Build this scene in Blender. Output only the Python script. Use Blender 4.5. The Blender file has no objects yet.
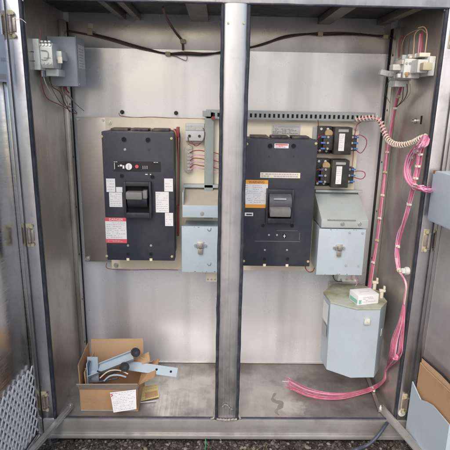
import bpy, bmesh, math, random
from mathutils import Vector, Matrix
random.seed(7)
S = bpy.context.scene
COL = S.collection

# ------------------------------------------------------------------ camera pose (fitted to the cabinet's corners)
F, PI_, YA, RO = 479.05, .2611, -.0211, .0194
CAM = Vector((.5513, -1.4749, 1.1056))
fw = Vector((-math.sin(YA)*math.cos(PI_), math.cos(YA)*math.cos(PI_), -math.sin(PI_)))
r0 = Vector((math.cos(YA), math.sin(YA), 0)); u0 = r0.cross(fw)
rr = r0*math.cos(RO)+u0*math.sin(RO); uu = -r0*math.sin(RO)+u0*math.cos(RO)
cd = bpy.data.cameras.new('camera'); cam = bpy.data.objects.new('camera', cd); COL.objects.link(cam)
cd.sensor_width = 36; cd.lens = 36*F/450; cd.clip_start = .02; cd.clip_end = 500
M3 = Matrix((rr, uu, -fw)).transposed()
cam.matrix_world = Matrix.Translation(CAM) @ M3.to_4x4()
S.camera = cam

def at(px, py, y=None, x=None, z=None):
    """point of the place measured off the photograph on the plane y=, x= or z="""
    v = fw+rr*((px-225)/F)-uu*((py-225)/F)
    t = (y-CAM.y)/v.y if y is not None else ((x-CAM.x)/v.x if x is not None else (z-CAM.z)/v.z)
    return CAM+v*t
def ats(ps, **k): return [at(a, b, **k) for a, b in ps]

# ------------------------------------------------------------------ materials
def nm(name):
    m = bpy.data.materials.new(name); m.use_nodes = True
    nt = m.node_tree; b = nt.nodes['Principled BSDF']
    return m, nt, b
def N(nt, t, **k):
    n = nt.nodes.new(t)
    for a, v in k.items(): setattr(n, a, v)
    return n
def noise(nt, scale, detail=3, vec=(1,1,1), rough=.55):
    tc = N(nt, 'ShaderNodeTexCoord'); mp = N(nt, 'ShaderNodeMapping'); mp.inputs['Scale'].default_value = vec
    no = N(nt, 'ShaderNodeTexNoise'); no.inputs['Scale'].default_value = scale; no.inputs['Detail'].default_value = detail
    no.inputs['Roughness'].default_value = rough
    nt.links.new(tc.outputs['Object'], mp.inputs['Vector']); nt.links.new(mp.outputs[0], no.inputs['Vector'])
    return no.outputs['Fac']
def remap(nt, s, a, b, c, d):
    m = N(nt, 'ShaderNodeMapRange'); nt.links.new(s, m.inputs['Value'])
    for i, v in zip(('From Min','From Max','To Min','To Max'), (a,b,c,d)): m.inputs[i].default_value = v
    return m.outputs[0]
def mix(nt, fac, c1, c2):
    m = N(nt, 'ShaderNodeMix', data_type='RGBA')
    nt.links.new(fac, m.inputs[0])
    for s, c in ((m.inputs[6], c1), (m.inputs[7], c2)):
        if isinstance(c, tuple): s.default_value = (*c, 1)
        else: nt.links.new(c, s)
    return m.outputs[2]
def bump(nt, b, s, strength, dist=.001):
    bp = N(nt, 'ShaderNodeBump'); bp.inputs['Strength'].default_value = strength; bp.inputs['Distance'].default_value = dist
    nt.links.new(s, bp.inputs['Height'])
    if b.inputs['Normal'].is_linked: nt.links.new(b.inputs['Normal'].links[0].from_socket, bp.inputs['Normal'])
    nt.links.new(bp.outputs[0], b.inputs['Normal'])

def metal(name, col, rough=.32, met=1.0, grain=(300,300,3), dirt=(.2,.16,.12), dirt_amt=.35, warp=(3,3,.5), warp_s=.25, patch=6, dmin=.5, gb=.0, lo=.82, b0=.35, b1=.65, ga=.06):
    m, nt, b = nm(name)
    b.inputs['Metallic'].default_value = met
    g = noise(nt, 1, 2, grain)
    p = noise(nt, patch, 6, (1,1,1), .65)
    bands = noise(nt, 1, 3, (warp[0]*2.2, warp[1]*2.2, warp[2]*2.2))
    c = mix(nt, remap(nt, bands, b0, b1, 0, 1), tuple(x*lo for x in col), tuple(min(1, x*1.1) for x in col))
    c = mix(nt, remap(nt, p, dmin, .82, 0, dirt_amt), c, dirt)
    nt.links.new(c, b.inputs['Base Color'])
    r = remap(nt, g, .3, .7, rough-ga, rough+ga)
    add = N(nt, 'ShaderNodeMath', operation='ADD'); nt.links.new(r, add.inputs[0]); nt.links.new(remap(nt, p, .4, .7, -.04, .14), add.inputs[1])
    nt.links.new(add.outputs[0], b.inputs['Roughness'])
    bump(nt, b, noise(nt, 1, 1, warp), warp_s, .02)
    return m
def paint(name, col, rough=.42, dirt=(.25,.22,.17), amt=.25, patch=14, bumps=.05, spec=.5, met=0):
    m, nt, b = nm(name)
    p = noise(nt, patch, 7, (1,1,1), .65)
    q = noise(nt, patch*6, 4)
    c = mix(nt, remap(nt, p, .46, .70, 0, amt), tuple(col), dirt)
    c = mix(nt, remap(nt, q, .62, .75, 0, amt*.7), c, tuple(x*.6 for x in col))
    nt.links.new(c, b.inputs['Base Color'])
    nt.links.new(remap(nt, p, .3, .7, rough-.05, rough+.12), b.inputs['Roughness'])
    b.inputs['Metallic'].default_value = met
    bump(nt, b, noise(nt, 350, 2), bumps, .0006)
    return m

MT = dict(
 back = metal('stainless_back', (.78,.795,.825), .27, .45, (45,45,.5), (.60,.53,.44), .35, (2.6,2.6,.10), .45, 3, .5, 0, .78, .34, .5, .0),  # random vertical banding in the base colour stands in for soft reflections
 upper = metal('darker_upper_band', (.68,.68,.69), .30, .6, (45,45,.5), (.28,.25,.21), .5, (2.6,2.6,.1), .4, 5, .45, ga=.0),
 side = metal('stainless_side', (.58,.56,.525), .34, .85, (200,200,3), (.13,.10,.07), .6, (2,2.5,.6), .2, 5),
 plate = metal('steel_plate', (.50,.47,.43), .36, .9, (300,300,3), (.3,.26,.2), .2, (3,3,.6), .12, ga=.02),
 frame = metal('frame_steel', (.62,.62,.65), .34, .96, (200,200,3), (.16,.14,.11), .5, (6,6,1.2), .2, 16),
 post = metal('post_steel', (.64,.64,.65), .40, .95, (260,260,2), (.22,.19,.16), .35, (4,4,1.2), .2, 18, .55),
 door = metal('door_steel', (.62,.62,.62), .17, 1, (3,3,160), (.3,.28,.25), .25, (1.2,1.2,1.6), .2),
 doorR = metal('door_steel_dull', (.74,.74,.74), .36, .8, (3,3,40), (.35,.33,.29), .35, (1.6,1.6,.8), .15, 5),
 floor = metal('floor_steel', (.40,.385,.36), .40, .55, (200,4,200), (.045,.035,.026), .9, (3,3,3), .2, 5.5, .42),
 sill = metal('sill_steel', (.52,.52,.50), .42, .6, (4,200,200), (.13,.11,.09), .65, (3,3,3), .2, 12, .46),
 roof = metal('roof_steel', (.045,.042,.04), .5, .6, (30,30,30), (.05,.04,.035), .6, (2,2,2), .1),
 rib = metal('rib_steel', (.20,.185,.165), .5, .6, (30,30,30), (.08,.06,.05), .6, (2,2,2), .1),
 zinc = metal('zinc', (.62,.62,.60), .32, .9, (60,60,60), (.25,.2,.14), .4, (3,3,3), .1, 40),
 hinge = metal('hinge_steel', (.50,.47,.42), .4, .8, (60,60,60), (.25,.13,.06), .8, (3,3,3), .1, 60, .42),
 rubber = paint('rubber', (.022,.026,.040), .6, (.20,.20,.21), .28, 26, .5),
 cream = paint('cream_enamel', (.80,.75,.60), .4, (.5,.42,.28), .2, 10),
 blue = paint('pale_blue_enamel', (.455,.54,.60), .38, (.36,.37,.35), .3, 9),
 blue2 = paint('grey_enamel', (.40,.44,.47), .4, (.28,.26,.22), .3, 12),
 blue3 = paint('bright_blue_grey_enamel', (.43,.53,.60), .38, (.30,.30,.26), .25, 12),
 lidtop = paint('dusty_enamel', (.41,.465,.485), .5, (.36,.35,.28), .5, 9),
 duct = paint('duct_grey', (.36,.385,.40), .5, (.2,.18,.15), .3, 30),
 bar = paint('bar_green_grey', (.29,.335,.335), .5, (.2,.18,.15), .3, 30),
 breaker = paint('breaker_case', (.030,.034,.048), .42, (.10,.098,.095), .34, 9, .35),
 breaker_edge = paint('breaker_base', (.030,.032,.040), .5, (.30,.25,.18), .6, 20, .3),
 bezel = paint('bezel', (.028,.031,.040), .38, (.10,.10,.10), .3, 30, .2),
 black = paint('black_plastic', (.012,.012,.014), .4, (.05,.05,.05), .3, 30),
 dark = paint('dark_hole', (.006,.006,.007), .8, (.01,.01,.01), .3, 30),
 toggle = paint('toggle_grey', (.22,.22,.225), .45, (.12,.11,.09), .5, 40),
 toggle_dark = paint('toggle_charcoal', (.07,.075,.09), .45, (.15,.15,.15), .4, 40),
 white = paint('white_plastic', (.66,.69,.67), .45, (.40,.38,.28), .6, 24),
 paper = paint('label_paper', (.80,.81,.83), .55, (.6,.58,.52), .2, 25),
 bluepaper = paint('pale_blue_paper', (.62,.70,.78), .5, (.4,.45,.5), .3, 25),
 red = paint('label_red', (.70,.10,.12), .5, (.6,.25,.25), .3, 30),
 orange = paint('label_orange', (.85,.38,.05), .5, (.6,.4,.2), .3, 30),
 yellow = paint('yellow_card', (.72,.60,.28), .55, (.55,.42,.2), .4, 30),
 ink = paint('ink', (.05,.06,.09), .7, (.1,.1,.1), .2, 30),
 greyink = paint('grey_print', (.44,.45,.48), .7, (.3,.3,.3), .2, 30),
 pink = paint('pink_wire', (.62,.16,.28), .45, (.72,.42,.50), .75, 22),
 palepink = paint('pale_pink_wire', (.74,.38,.54), .45, (.6,.22,.32), .4, 18),
 redw = paint('red_wire', (.30,.045,.05), .42, (.2,.04,.04), .3, 16),
 brown = paint('brown_cable', (.13,.065,.05), .5, (.2,.15,.1), .3, 30),
 blackw = paint('black_cable', (.02,.02,.022), .5, (.1,.1,.1), .3, 30),
 greyw = paint('grey_wire', (.20,.19,.18), .5, (.3,.3,.3), .3, 30),
 tanw = paint('tan_wire', (.55,.38,.25), .5, (.5,.3,.2), .3, 30),
 greenw = paint('green_wire', (.10,.16,.06), .5, (.3,.3,.1), .3, 30),
 tie = paint('tie_yellow', (.50,.45,.30), .5, (.5,.45,.3), .3, 30),
 dusty = paint('dusty_pink_wire', (.40,.10,.15), .5, (.55,.30,.32), .8, 30),
 octtop = paint('mossy_enamel', (.40,.43,.37), .55, (.20,.19,.07), 1.0, 12),
 weld = paint('weld_grey', (.34,.33,.31), .5, (.12,.10,.08), .7, 60, .4, met=.3),
 natural = paint('natural_nylon', (.74,.68,.58), .5, (.5,.4,.3), .3, 30),
 bluelug = paint('blue_lug', (.05,.16,.48), .4, (.3,.35,.5), .3, 30),
 coilpaper = paint('coil_tan', (.45,.33,.18), .6, (.3,.2,.1), .3, 30),
 core = paint('core_black', (.030,.031,.030), .4, (.10,.10,.09), .5, 25, .3),
 card = paint('cardboard', (.47,.29,.16), .8, (.30,.17,.09), .75, 7, .35),
 cardin = paint('cardboard_pale', (.56,.37,.22), .8, (.42,.27,.15), .35, 9, .25),
 cardgrey = paint('cardboard_grey', (.36,.31,.26), .8, (.25,.2,.16), .4, 9, .25),
 mesh = paint('white_wire', (.92,.92,.90), .5, (.6,.58,.54), .2, 40),
 conduit = paint('conduit_dark', (.05,.06,.085), .4, (.12,.13,.15), .4, 40),
 green = paint('green_cord', (.03,.30,.14), .5, (.1,.3,.1), .3, 40),
)
def chip_material():
    m, nt, b = nm('gravel')
    oi = noise(nt, 130, 2)
    big = noise(nt, 7, 5)
    c = mix(nt, remap(nt, oi, .35, .68, 0, 1), (.018,.016,.014), (.20,.185,.165))
    c = mix(nt, remap(nt, big, .55, .72, 0, .6), c, (.05,.052,.02))
    tc = N(nt, 'ShaderNodeTexCoord'); sp = N(nt, 'ShaderNodeSeparateXYZ'); nt.links.new(tc.outputs['Object'], sp.inputs[0])
    far = mix(nt, remap(nt, oi, .35, .68, 0, 1), (.20,.19,.18), (.42,.40,.38))  # unseen outer ground set paler so the back wall reflects brighter
    c = mix(nt, remap(nt, sp.outputs[1], -.45, -.9, 0, 1), c, far)
    nt.links.new(c, b.inputs['Base Color']); b.inputs['Roughness'].default_value = .8
    bump(nt, b, noise(nt, 90, 5), .8, .01)
    return m
MT['gravel'] = chip_material()

# ------------------------------------------------------------------ mesh builder
ORIG = {}
class MB:
    def __init__(s): s.bm = bmesh.new()
    def box(s, x0, x1, y0, y1, z0, z1, bev=0.0, mtx=None, seg=2):
        r = bmesh.ops.create_cube(s.bm, size=1)
        vs = r['verts']
        for v in vs:
            v.co = Vector(((x0+x1)/2+v.co.x*abs(x1-x0), (y0+y1)/2+v.co.y*abs(y1-y0), (z0+z1)/2+v.co.z*abs(z1-z0)))
        if mtx is not None:
            for v in vs: v.co = mtx @ v.co
        if bev > 0:
            es = list({e for v in vs for e in v.link_edges})
            bmesh.ops.bevel(s.bm, geom=es, offset=bev, segments=seg, profile=.6, affect='EDGES')
        return s
    def prism(s, poly, a0, a1, axis='z', bev=0.0, mtx=None):
        """poly: list of 2-tuples in the two other axes (x,y)/(x,z)/(y,z), extruded a0..a1"""
        def P(p, a):
            q = {'z': (p[0],p[1],a), 'y': (p[0],a,p[1]), 'x': (a,p[0],p[1])}[axis]
            q = Vector(q)
            return mtx @ q if mtx is not None else q
        A = [s.bm.verts.new(P(p, a0)) for p in poly]; B = [s.bm.verts.new(P(p, a1)) for p in poly]
        fs = [s.bm.faces.new(A), s.bm.faces.new(B)]
        n = len(poly)
        for i in range(n): fs.append(s.bm.faces.new((A[i], A[(i+1)%n], B[(i+1)%n], B[i])))
        bmesh.ops.recalc_face_normals(s.bm, faces=fs)
        if bev > 0:
            es = list({e for f in fs for e in f.edges})
            bmesh.ops.bevel(s.bm, geom=es, offset=bev, segments=2, profile=.6, affect='EDGES')
        return s
    def solid(s, bottom, top):
        """hexahedron-like solid from two matching loops of 3D points"""
        A = [s.bm.verts.new(p) for p in bottom]; B = [s.bm.verts.new(p) for p in top]
        fs = [s.bm.faces.new(A), s.bm.faces.new(B)]; n = len(A)
        for i in range(n): fs.append(s.bm.faces.new((A[i], A[(i+1)%n], B[(i+1)%n], B[i])))
        bmesh.ops.recalc_face_normals(s.bm, faces=fs); return s
    def cyl(s, p0, p1, r, r2=None, seg=20, bev=0):
        p0 = Vector(p0); p1 = Vector(p1); d = p1-p0
        q = d.to_track_quat('Z','Y').to_matrix().to_4x4()
        r_ = bmesh.ops.create_cone(s.bm, cap_ends=True, segments=seg, radius1=r, radius2=r if r2 is None else r2, depth=d.length,
                              matrix=Matrix.Translation((p0+p1)/2) @ q)
        if bev:
            es = [e for e in {e for v in r_['verts'] for e in v.link_edges} if len([f for f in e.link_faces if len(f.verts) > 4]) == 1]
            bmesh.ops.bevel(s.bm, geom=es, offset=bev, segments=2, affect='EDGES')
        return s
    def tube(s, pts, r, seg=8, sub=6, prof=None, smooth=True):
        P = [Vector(p) for p in pts]
        if smooth and len(P) > 2:
            Q = []
            for i in range(len(P)-1):
                a = P[max(i-1,0)]; b = P[i]; c = P[i+1]; d = P[min(i+2,len(P)-1)]
                for k in range(sub):
                    t = k/sub
                    Q.append(.5*((2*b)+(c-a)*t+(2*a-5*b+4*c-d)*t*t+(3*b-a-3*c+d)*t**3))
            Q.append(P[-1]); P = Q
        rings = []; up = Vector((.13,.31,.94)).normalized()
        for i, p in enumerate(P):
            d = (P[min(i+1,len(P)-1)]-P[max(i-1,0)])
            if d.length < 1e-9: d = Vector((0,0,1))
            d.normalize()
            n = (up-d*up.dot(d))
            if n.length < 1e-3: n = Vector((1,0,0))-d*d.x
            n.normalize(); up = n; b = d.cross(n)
            rad = r(i/(len(P)-1)) if callable(r) else r
            rings.append([s.bm.verts.new(p+(n*math.cos(2*math.pi*k/seg)+b*math.sin(2*math.pi*k/seg))*rad) for k in range(seg)])
        for i in range(len(rings)-1):
            for k in range(seg):
                s.bm.faces.new((rings[i][k], rings[i][(k+1)%seg], rings[i+1][(k+1)%seg], rings[i+1][k]))
        s.bm.faces.new(rings[0][::-1]); s.bm.faces.new(rings[-1])
        return s
    def quad(s, pts):
        s.bm.faces.new([s.bm.verts.new(p) for p in pts]); return s
    def build(s, name, mat, parent=None, mtx=None, smooth=True):
        if mtx is not None: s.bm.transform(mtx)
        me = bpy.data.meshes.new(name)
        bmesh.ops.recalc_face_normals(s.bm, faces=list(s.bm.faces))
        if parent is not None: o0 = ORIG[parent.name]
        else:
            xs = [v.co for v in s.bm.verts]
            o0 = Vector(((min(v.x for v in xs)+max(v.x for v in xs))/2, (min(v.y for v in xs)+max(v.y for v in xs))/2, min(v.z for v in xs)))
        for v in s.bm.verts: v.co -= o0
        s.bm.to_mesh(me); s.bm.free()
        if smooth:
            me.polygons.foreach_set('use_smooth', [True]*len(me.polygons))
            me.set_sharp_from_angle(angle=math.radians(35))
        me.materials.append(mat)
        o = bpy.data.objects.new(name, me); COL.objects.link(o)
        if parent is not None: o.parent = parent
        else: o.location = o0
        ORIG[o.name] = o0
        return o
def thing(name, loc, label, cat, group=None):
    o = bpy.data.objects.new(name, None); COL.objects.link(o); o.empty_display_size = .05
    o.location = loc; ORIG[o.name] = Vector(loc)
    return tag(o, label, cat, group)
def tag(o, label, cat, group=None):
    o['label'] = label; o['category'] = cat
    if group: o['group'] = group
    return o
def text(s, size, x, y, z, mat, parent, name='lettering', mtx=None, depth=.0003):
    """lettering standing in the x-z plane, facing -y, left end at x, baseline at z"""
    c = bpy.data.curves.new(name, 'FONT'); c.body = s; c.size = size; c.extrude = depth; c.align_x = 'LEFT'
    o = bpy.data.objects.new(name, c); COL.objects.link(o)
    dg = bpy.context.evaluated_depsgraph_get(); me = bpy.data.meshes.new_from_object(o.evaluated_get(dg))
    bpy.data.objects.remove(o); m = MB(); m.bm.from_mesh(me)
    m.bm.transform(Matrix.Translation((x,y,z)) @ Matrix.Rotation(math.pi/2, 4, 'X'))
    return m.build(name, mat, parent, mtx, smooth=False)
def scrib(m, x0, x1, y, z0, z1, rows, h=.0016, dens=.8, mtx=None):
    """rows of unreadable small print"""
    for i in range(rows):
        z = z1-(i+.5)*(z1-z0)/rows; x = x0
        end = x1-(random.random()**2)*(x1-x0)*.4
        while x < end:
            w = random.uniform(.003,.010)
            if random.random() < dens: m.box(x, min(x+w, end), y-.0003, y+.0001, z-h/2, z+h/2, 0, mtx)
            x += w+.0018
    return m
def screw(m, x, y, z, r=.004, n=6):
    m.cyl((x,y,z),(x,y-.003,z), r, seg=n if n > 6 else 6)
    m.cyl((x,y+.001,z),(x,y-.0012,z), r*1.35, seg=16)

# ================================================================== SETTING
g = MB(); n = 24
g.box(-40, 40, -40, 40, -.20, -.098)
gr = g.build('gravel_ground', MT['gravel'], smooth=False); gr['kind'] = 'structure'
# loose stones
verts = []; faces = []
ico = bmesh.new(); bmesh.ops.create_icosphere(ico, subdivisions=1, radius=1)
iv = [v.co.copy() for v in ico.verts]; ifc = [[v.index for v in f.verts] for f in ico.faces]; ico.free()
for i in range(11000):
    r = random.uniform(.0028,.0068)*(1.8 if random.random() < .06 else 1)
    c = Vector((random.uniform(-.25,1.5), random.uniform(-.62,-.0), -.097+random.uniform(-.001,.006)))
    sc = Vector((random.uniform(.7,1.4), random.uniform(.7,1.4), random.uniform(.5,.9)))*r
    rot = Matrix.Rotation(random.uniform(0,6.28), 3, 'Z') @ Matrix.Rotation(random.uniform(-.6,.6), 3, 'X')
    b = len(verts)
    for v in iv: verts.append(c+rot @ Vector((v.x*sc.x*random.uniform(.8,1.15), v.y*sc.y, v.z*sc.z)))
    for f in ifc: faces.append([b+k for k in f])
me = bpy.data.meshes.new('loose_gravel'); me.from_pydata(verts, [], faces)
def stone_mat():
    m, nt, b = nm('stones')
    geo = N(nt, 'ShaderNodeNewGeometry')
    cr = N(nt, 'ShaderNodeValToRGB'); el = cr.color_ramp.elements
    el[0].color = (.012,.011,.010,1); el[1].color = (.26,.24,.21,1); el[1].position = 1
    e = el.new(.45); e.color = (.045,.038,.030,1); e = el.new(.8); e.color = (.10,.082,.062,1)
    nt.links.new(geo.outputs['Random Per Island'], cr.inputs[0]); nt.links.new(cr.outputs[0], b.inputs['Base Color'])
    b.inputs['Roughness'].default_value = .75
    return m
me.materials.append(stone_mat()); st = bpy.data.objects.new('loose_gravel', me); COL.objects.link(st)
st['kind'] = 'stuff'; tag(st, 'dark loose gravel strewn over the ground in front of the cabinet sill', 'gravel')
gm = MB()
for cx, cy, k in ((.66,-.085,46),(.70,-.06,26),(.42,-.08,16),(.98,-.10,14),(.30,-.07,12),(.80,-.1,14),(.17,-.12,10)):
    for i in range(k):
        a = random.uniform(0,6.28); r = random.uniform(0,.03); x = cx+r*1.6*math.cos(a); y = cy+r*math.sin(a)*.5
        h = random.uniform(.012,.034); dx = random.uniform(-.014,.014); dy = random.uniform(-.012,.006)
        gm.tube([(x,y,-.097),(x+dx*.4,y+dy*.4,-.097+h*.6),(x+dx,y+dy,-.097+h)], lambda t: .0009*(1-.8*t), 4, 2)
gs = gm.build('weed_tufts', paint('dry_grass', (.30,.25,.08), .7, (.10,.15,.04), .8, 30)); gs['kind'] = 'stuff'
tag(gs, 'straw coloured and green weed tufts growing out of the gravel', 'weeds')

# ================================================================== CABINET
H = 1.362
cab = thing('equipment_cabinet', (.6,.18,-.10), 'stainless steel outdoor electrical cabinet with two doors standing open around a centre post', 'cabinet')
MB().box(-.03,1.23,.366,.380,-.02,1.45).build('back_wall', MT['back'], cab)
MB().box(.0215,1.1735,.3635,.3658,1.268,1.4,.0006).build('upper_band', MT['upper'], cab)  # darker band across the top of the back wall
# folded seams, welded studs and bolts on the back wall
sm = MB()
for px, py in ((122,112),(176,113),(268,115),(360,115)):
    p = at(px,py,y=.36); sm.cyl((p.x,.366,p.z),(p.x,.345,p.z),.0045,seg=12); sm.cyl((p.x,.366,p.z),(p.x,.358,p.z),.008,seg=6)
sm.build('stud', MT['black'], cab)
for sx, x0, x1 in ((0,-.03,.0025),(1,1.1985,1.23)):
    w = MB().box(x0,x1,.003,.3655,-.02,1.45).build('side_wall', MT['side'], cab)
    xa, xb = (.0175,.0205) if sx == 0 else (1.1745,1.1775)
    st_ = MB().box(xa,xb,.300,.336,.003,1.352,.001).box(.003 if sx == 0 else xb+.0002, xa-.0002 if sx == 0 else 1.198,.300,.303,.003,1.352,.0006).build('corner_strip', MT['side'], cab)
    hm = MB()
    for k in range(7):
        z = .12+k*.19
        xx = xb if sx == 0 else xa
        hm.cyl((xx-.0006,.318,z),(xx+.0006,.318,z),.0042,seg=14)
    hm.build('slot_hole', MT['dark'], st_)
    jm = MB(); xg = .0172 if sx == 0 else 1.1778
    jm.box(.003 if sx==0 else 1.1745,.0178 if sx==0 else 1.198,.3362,.3655,.003,1.352).build('corner_gap', MT['dark'], cab)
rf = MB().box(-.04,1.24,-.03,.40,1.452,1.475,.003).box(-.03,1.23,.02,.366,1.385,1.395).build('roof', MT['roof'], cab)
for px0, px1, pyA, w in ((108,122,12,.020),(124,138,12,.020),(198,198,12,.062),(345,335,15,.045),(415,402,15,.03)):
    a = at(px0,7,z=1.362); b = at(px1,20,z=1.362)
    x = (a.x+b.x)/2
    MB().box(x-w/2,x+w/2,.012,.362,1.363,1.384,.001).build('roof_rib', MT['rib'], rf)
# floor pan
fl = MB().box(.0,1.2,.004,.366,-.012,0,0).build('floor_pan', MT['floor'], cab)
def floor_mat():
    m = MT['floor']; nt = m.node_tree; b = nt.nodes['Principled BSDF']
    old = b.inputs['Base Color'].links[0].from_socket
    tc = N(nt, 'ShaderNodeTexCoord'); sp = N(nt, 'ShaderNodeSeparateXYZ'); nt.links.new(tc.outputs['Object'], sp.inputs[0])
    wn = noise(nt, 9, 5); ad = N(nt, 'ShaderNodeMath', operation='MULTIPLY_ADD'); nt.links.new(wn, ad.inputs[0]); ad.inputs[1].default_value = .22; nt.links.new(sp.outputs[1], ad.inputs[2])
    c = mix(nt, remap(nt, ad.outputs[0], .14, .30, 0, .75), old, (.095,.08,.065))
    # chalky deposit
    vd = N(nt, 'ShaderNodeVectorMath', operation='DISTANCE'); nt.links.new(tc.outputs['Object'], vd.inputs[0]); vd.inputs[1].default_value = (.235,-.115,.10)
    a2 = N(nt, 'ShaderNodeMath', operation='MULTIPLY_ADD'); nt.links.new(noise(nt, 30, 5), a2.inputs[0]); a2.inputs[1].default_value = .12; nt.links.new(vd.outputs['Value'], a2.inputs[2])
    c = mix(nt, remap(nt, a2.outputs[0], .12, .085, 0, .85), c, (.66,.64,.60))
    v3 = N(nt, 'ShaderNodeVectorMath', operation='DISTANCE'); nt.links.new(tc.outputs['Object'], v3.inputs[0]); v3.inputs[1].default_value = (.14,-.13,.10)
    a3 = N(nt, 'ShaderNodeMath', operation='MULTIPLY_ADD'); nt.links.new(noise(nt, 14, 4), a3.inputs[0]); a3.inputs[1].default_value = .2; nt.links.new(v3.outputs['Value'], a3.inputs[2])
    c = mix(nt, remap(nt, a3.outputs[0], .28, .17, 0, .6), c, (.56,.52,.46))
    nt.links.new(c, b.inputs['Base Color'])
floor_mat()
sq = [at(275.5,393,z=.0006),at(272.5,398,z=.0006),at(275,401,z=.0006),at(281,403,z=.0006),at(280,407,z=.0006),at(276,411,z=.0006),at(279,415,z=.0006)]
sqm = MB(); sqm.tube(sq, lambda t: .0035+.007*math.sin(math.pi*min(1,t*1.05))**2+.002*math.sin(t*31), 8, 8)
for v in sqm.bm.verts: v.co.z = .0006+(v.co.z-.0006)*.04
sqm.build('dried_trickle', paint('dried_stain', (.235,.21,.18), .45, (.32,.29,.26), .8, 40), cab)
wd = MB(); wd.tube([(.03,.362,.002),(.6,.363,.002),(1.17,.362,.002)], .0025, 6)
wd.build('floor_weld', MT['side'], cab)
# angle iron lying in the floor right corner
a, b = at(366,374,z=.004), at(380,412,z=.004)
d = (b-a).normalized(); nrm = Vector((-d.y,d.x,0))*.006
MB().solid([a-nrm,a+nrm,b+nrm,b-nrm],[p+Vector((0,0,.006)) for p in (a-nrm,a+nrm,b+nrm,b-nrm)]).build('floor_angle', MT['side'], cab)
# front frame
MB().box(-.046,1.247,-.012,.0035,H,1.475,.0015).build('header', MT['frame'], cab)
for i, (x0,x1) in enumerate(((-.046,-.0085),(1.2090,1.247))):
    j = MB().box(x0,x1,-.010,.0025,-.059,H-.0005,.002)
    xm = (x0+x1)/2
    j.build('jamb', MT['frame'], cab)
sl = MB(); sl.box(-.046,1.247,-.013,.0035,-.060,-.0015,.0025).box(-.046,1.247,-.020,.0035,-.076,-.0605,.003)
sl.build('sill', MT['sill'], cab)
MB().box(-.02,1.22,.0,.36,-.105,-.082).build('plinth', MT['roof'], cab)
# centre post: shallow convex channel
pp = []
for k in range(13):
    t = k/12; x = .5685+.066*t
    pp.append((x, -.006-.0055*math.sin(math.pi*t)**.45))
pp += [(.6345,.030),(.5685,.030)]
po = MB().prism(pp, -.001, H, 'z').build('centre_post', MT['post'], cab)
# weld beads and scars at the foot of the post, clamp marks at the top
wb = MB()
wb.tube([(.566,-.014,.003),(.585,-.018,.004),(.6,-.02,.004),(.617,-.018,.004),(.637,-.014,.003)], lambda t: .004+.0012*math.sin(t*40), 8)
wb.tube([(.585,-.017,.055),(.594,-.0185,.066),(.604,-.0185,.062),(.612,-.0175,.05),(.622,-.016,.044)], lambda t: .0022+.0008*math.sin(t*30), 6)
wb.tube([(.563,-.004,.05),(.559,-.006,.03),(.556,-.01,.008),(.545,-.014,.003)], .004, 6)
wb.tube([(.639,-.004,.04),(.643,-.006,.02),(.65,-.012,.004)], .004, 6)
wb.build('weld_bead', MT['weld'], po)
cm = MB()
for px in (228,244): 
    p = at(px,23,y=-.014); MB().cyl((p.x,-.006,p.z),(p.x,-.0145,p.z),.0030,seg=10).build('rivet', MT['tie'], po)
# rubber edge trim round each opening
def wob(pts, r, amp):
    out = []
    for i in range(len(pts)-1):
        a, b = Vector(pts[i]), Vector(pts[i+1]); k = max(2, int((b-a).length/.035))
        for j in range(k):
            q = a.lerp(b, j/k); q += Vector((random.uniform(-amp,amp), random.uniform(-amp,amp), random.uniform(-amp,amp)*.5)); out.append(q)
    out.append(Vector(pts[-1])); return out
for (xa, xb, ls, rs) in ((-.003,.5640,.0050,.0050),(.6390,1.2035,.0050,.0050)):
    gk = MB()
    gk.tube(wob([(xa,-.008,-.001),(xa,-.008,H-.004)],0,.0009), ls, 10, 2)
    gk.tube(wob([(xb,-.008,-.001),(xb,-.008,H-.004)],0,.0009), rs, 10, 2)
    gk.tube(wob([(xa,-.010,H-.001),(xb,-.010,H-.001)],0,.0007), .0034, 10, 2)
    gk.tube(wob([(xa,-.002,.001),(xb,-.002,.001)],0,.0005), .0026, 8, 2)
    gk.build('rubber_trim', MT['rubber'], cab)
# hinges on both jambs
for s, x in ((-1,-.030),(1,1.232)):
    for z in (1.292,.672,.07):
        hg = MB()
        hg.cyl((x+.003*s,-.018,z-.022),(x+.003*s,-.018,z+.022),.0055,seg=16,bev=.001)
        hg.cyl((x+.003*s,-.018,z-.026),(x+.003*s,-.018,z-.023),.0068,seg=12)
        hg.cyl((x+.003*s,-.018,z+.023),(x+.003*s,-.018,z+.026),.0068,seg=12)
        hg.box(x-.012,x+.010,-.0155,-.0105,z-.018,z+.018,.001)
        hh = hg.build('hinge', MT['hinge'], cab)
        sc_ = MB(); sc_.cyl((x-.006*s,-.0155,z+.030),(x-.006*s,-.021,z+.030),.0055,seg=6); sc_.cyl((x-.006*s,-.0155,z-.030),(x-.006*s,-.021,z-.030),.0055,seg=6)
        sc_.box(x-.014,x+.004,-.0125,-.0102,z-.038,z+.038,.0008)
        sc_.build('hinge_bolt', MT['tie'], hh)
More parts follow.
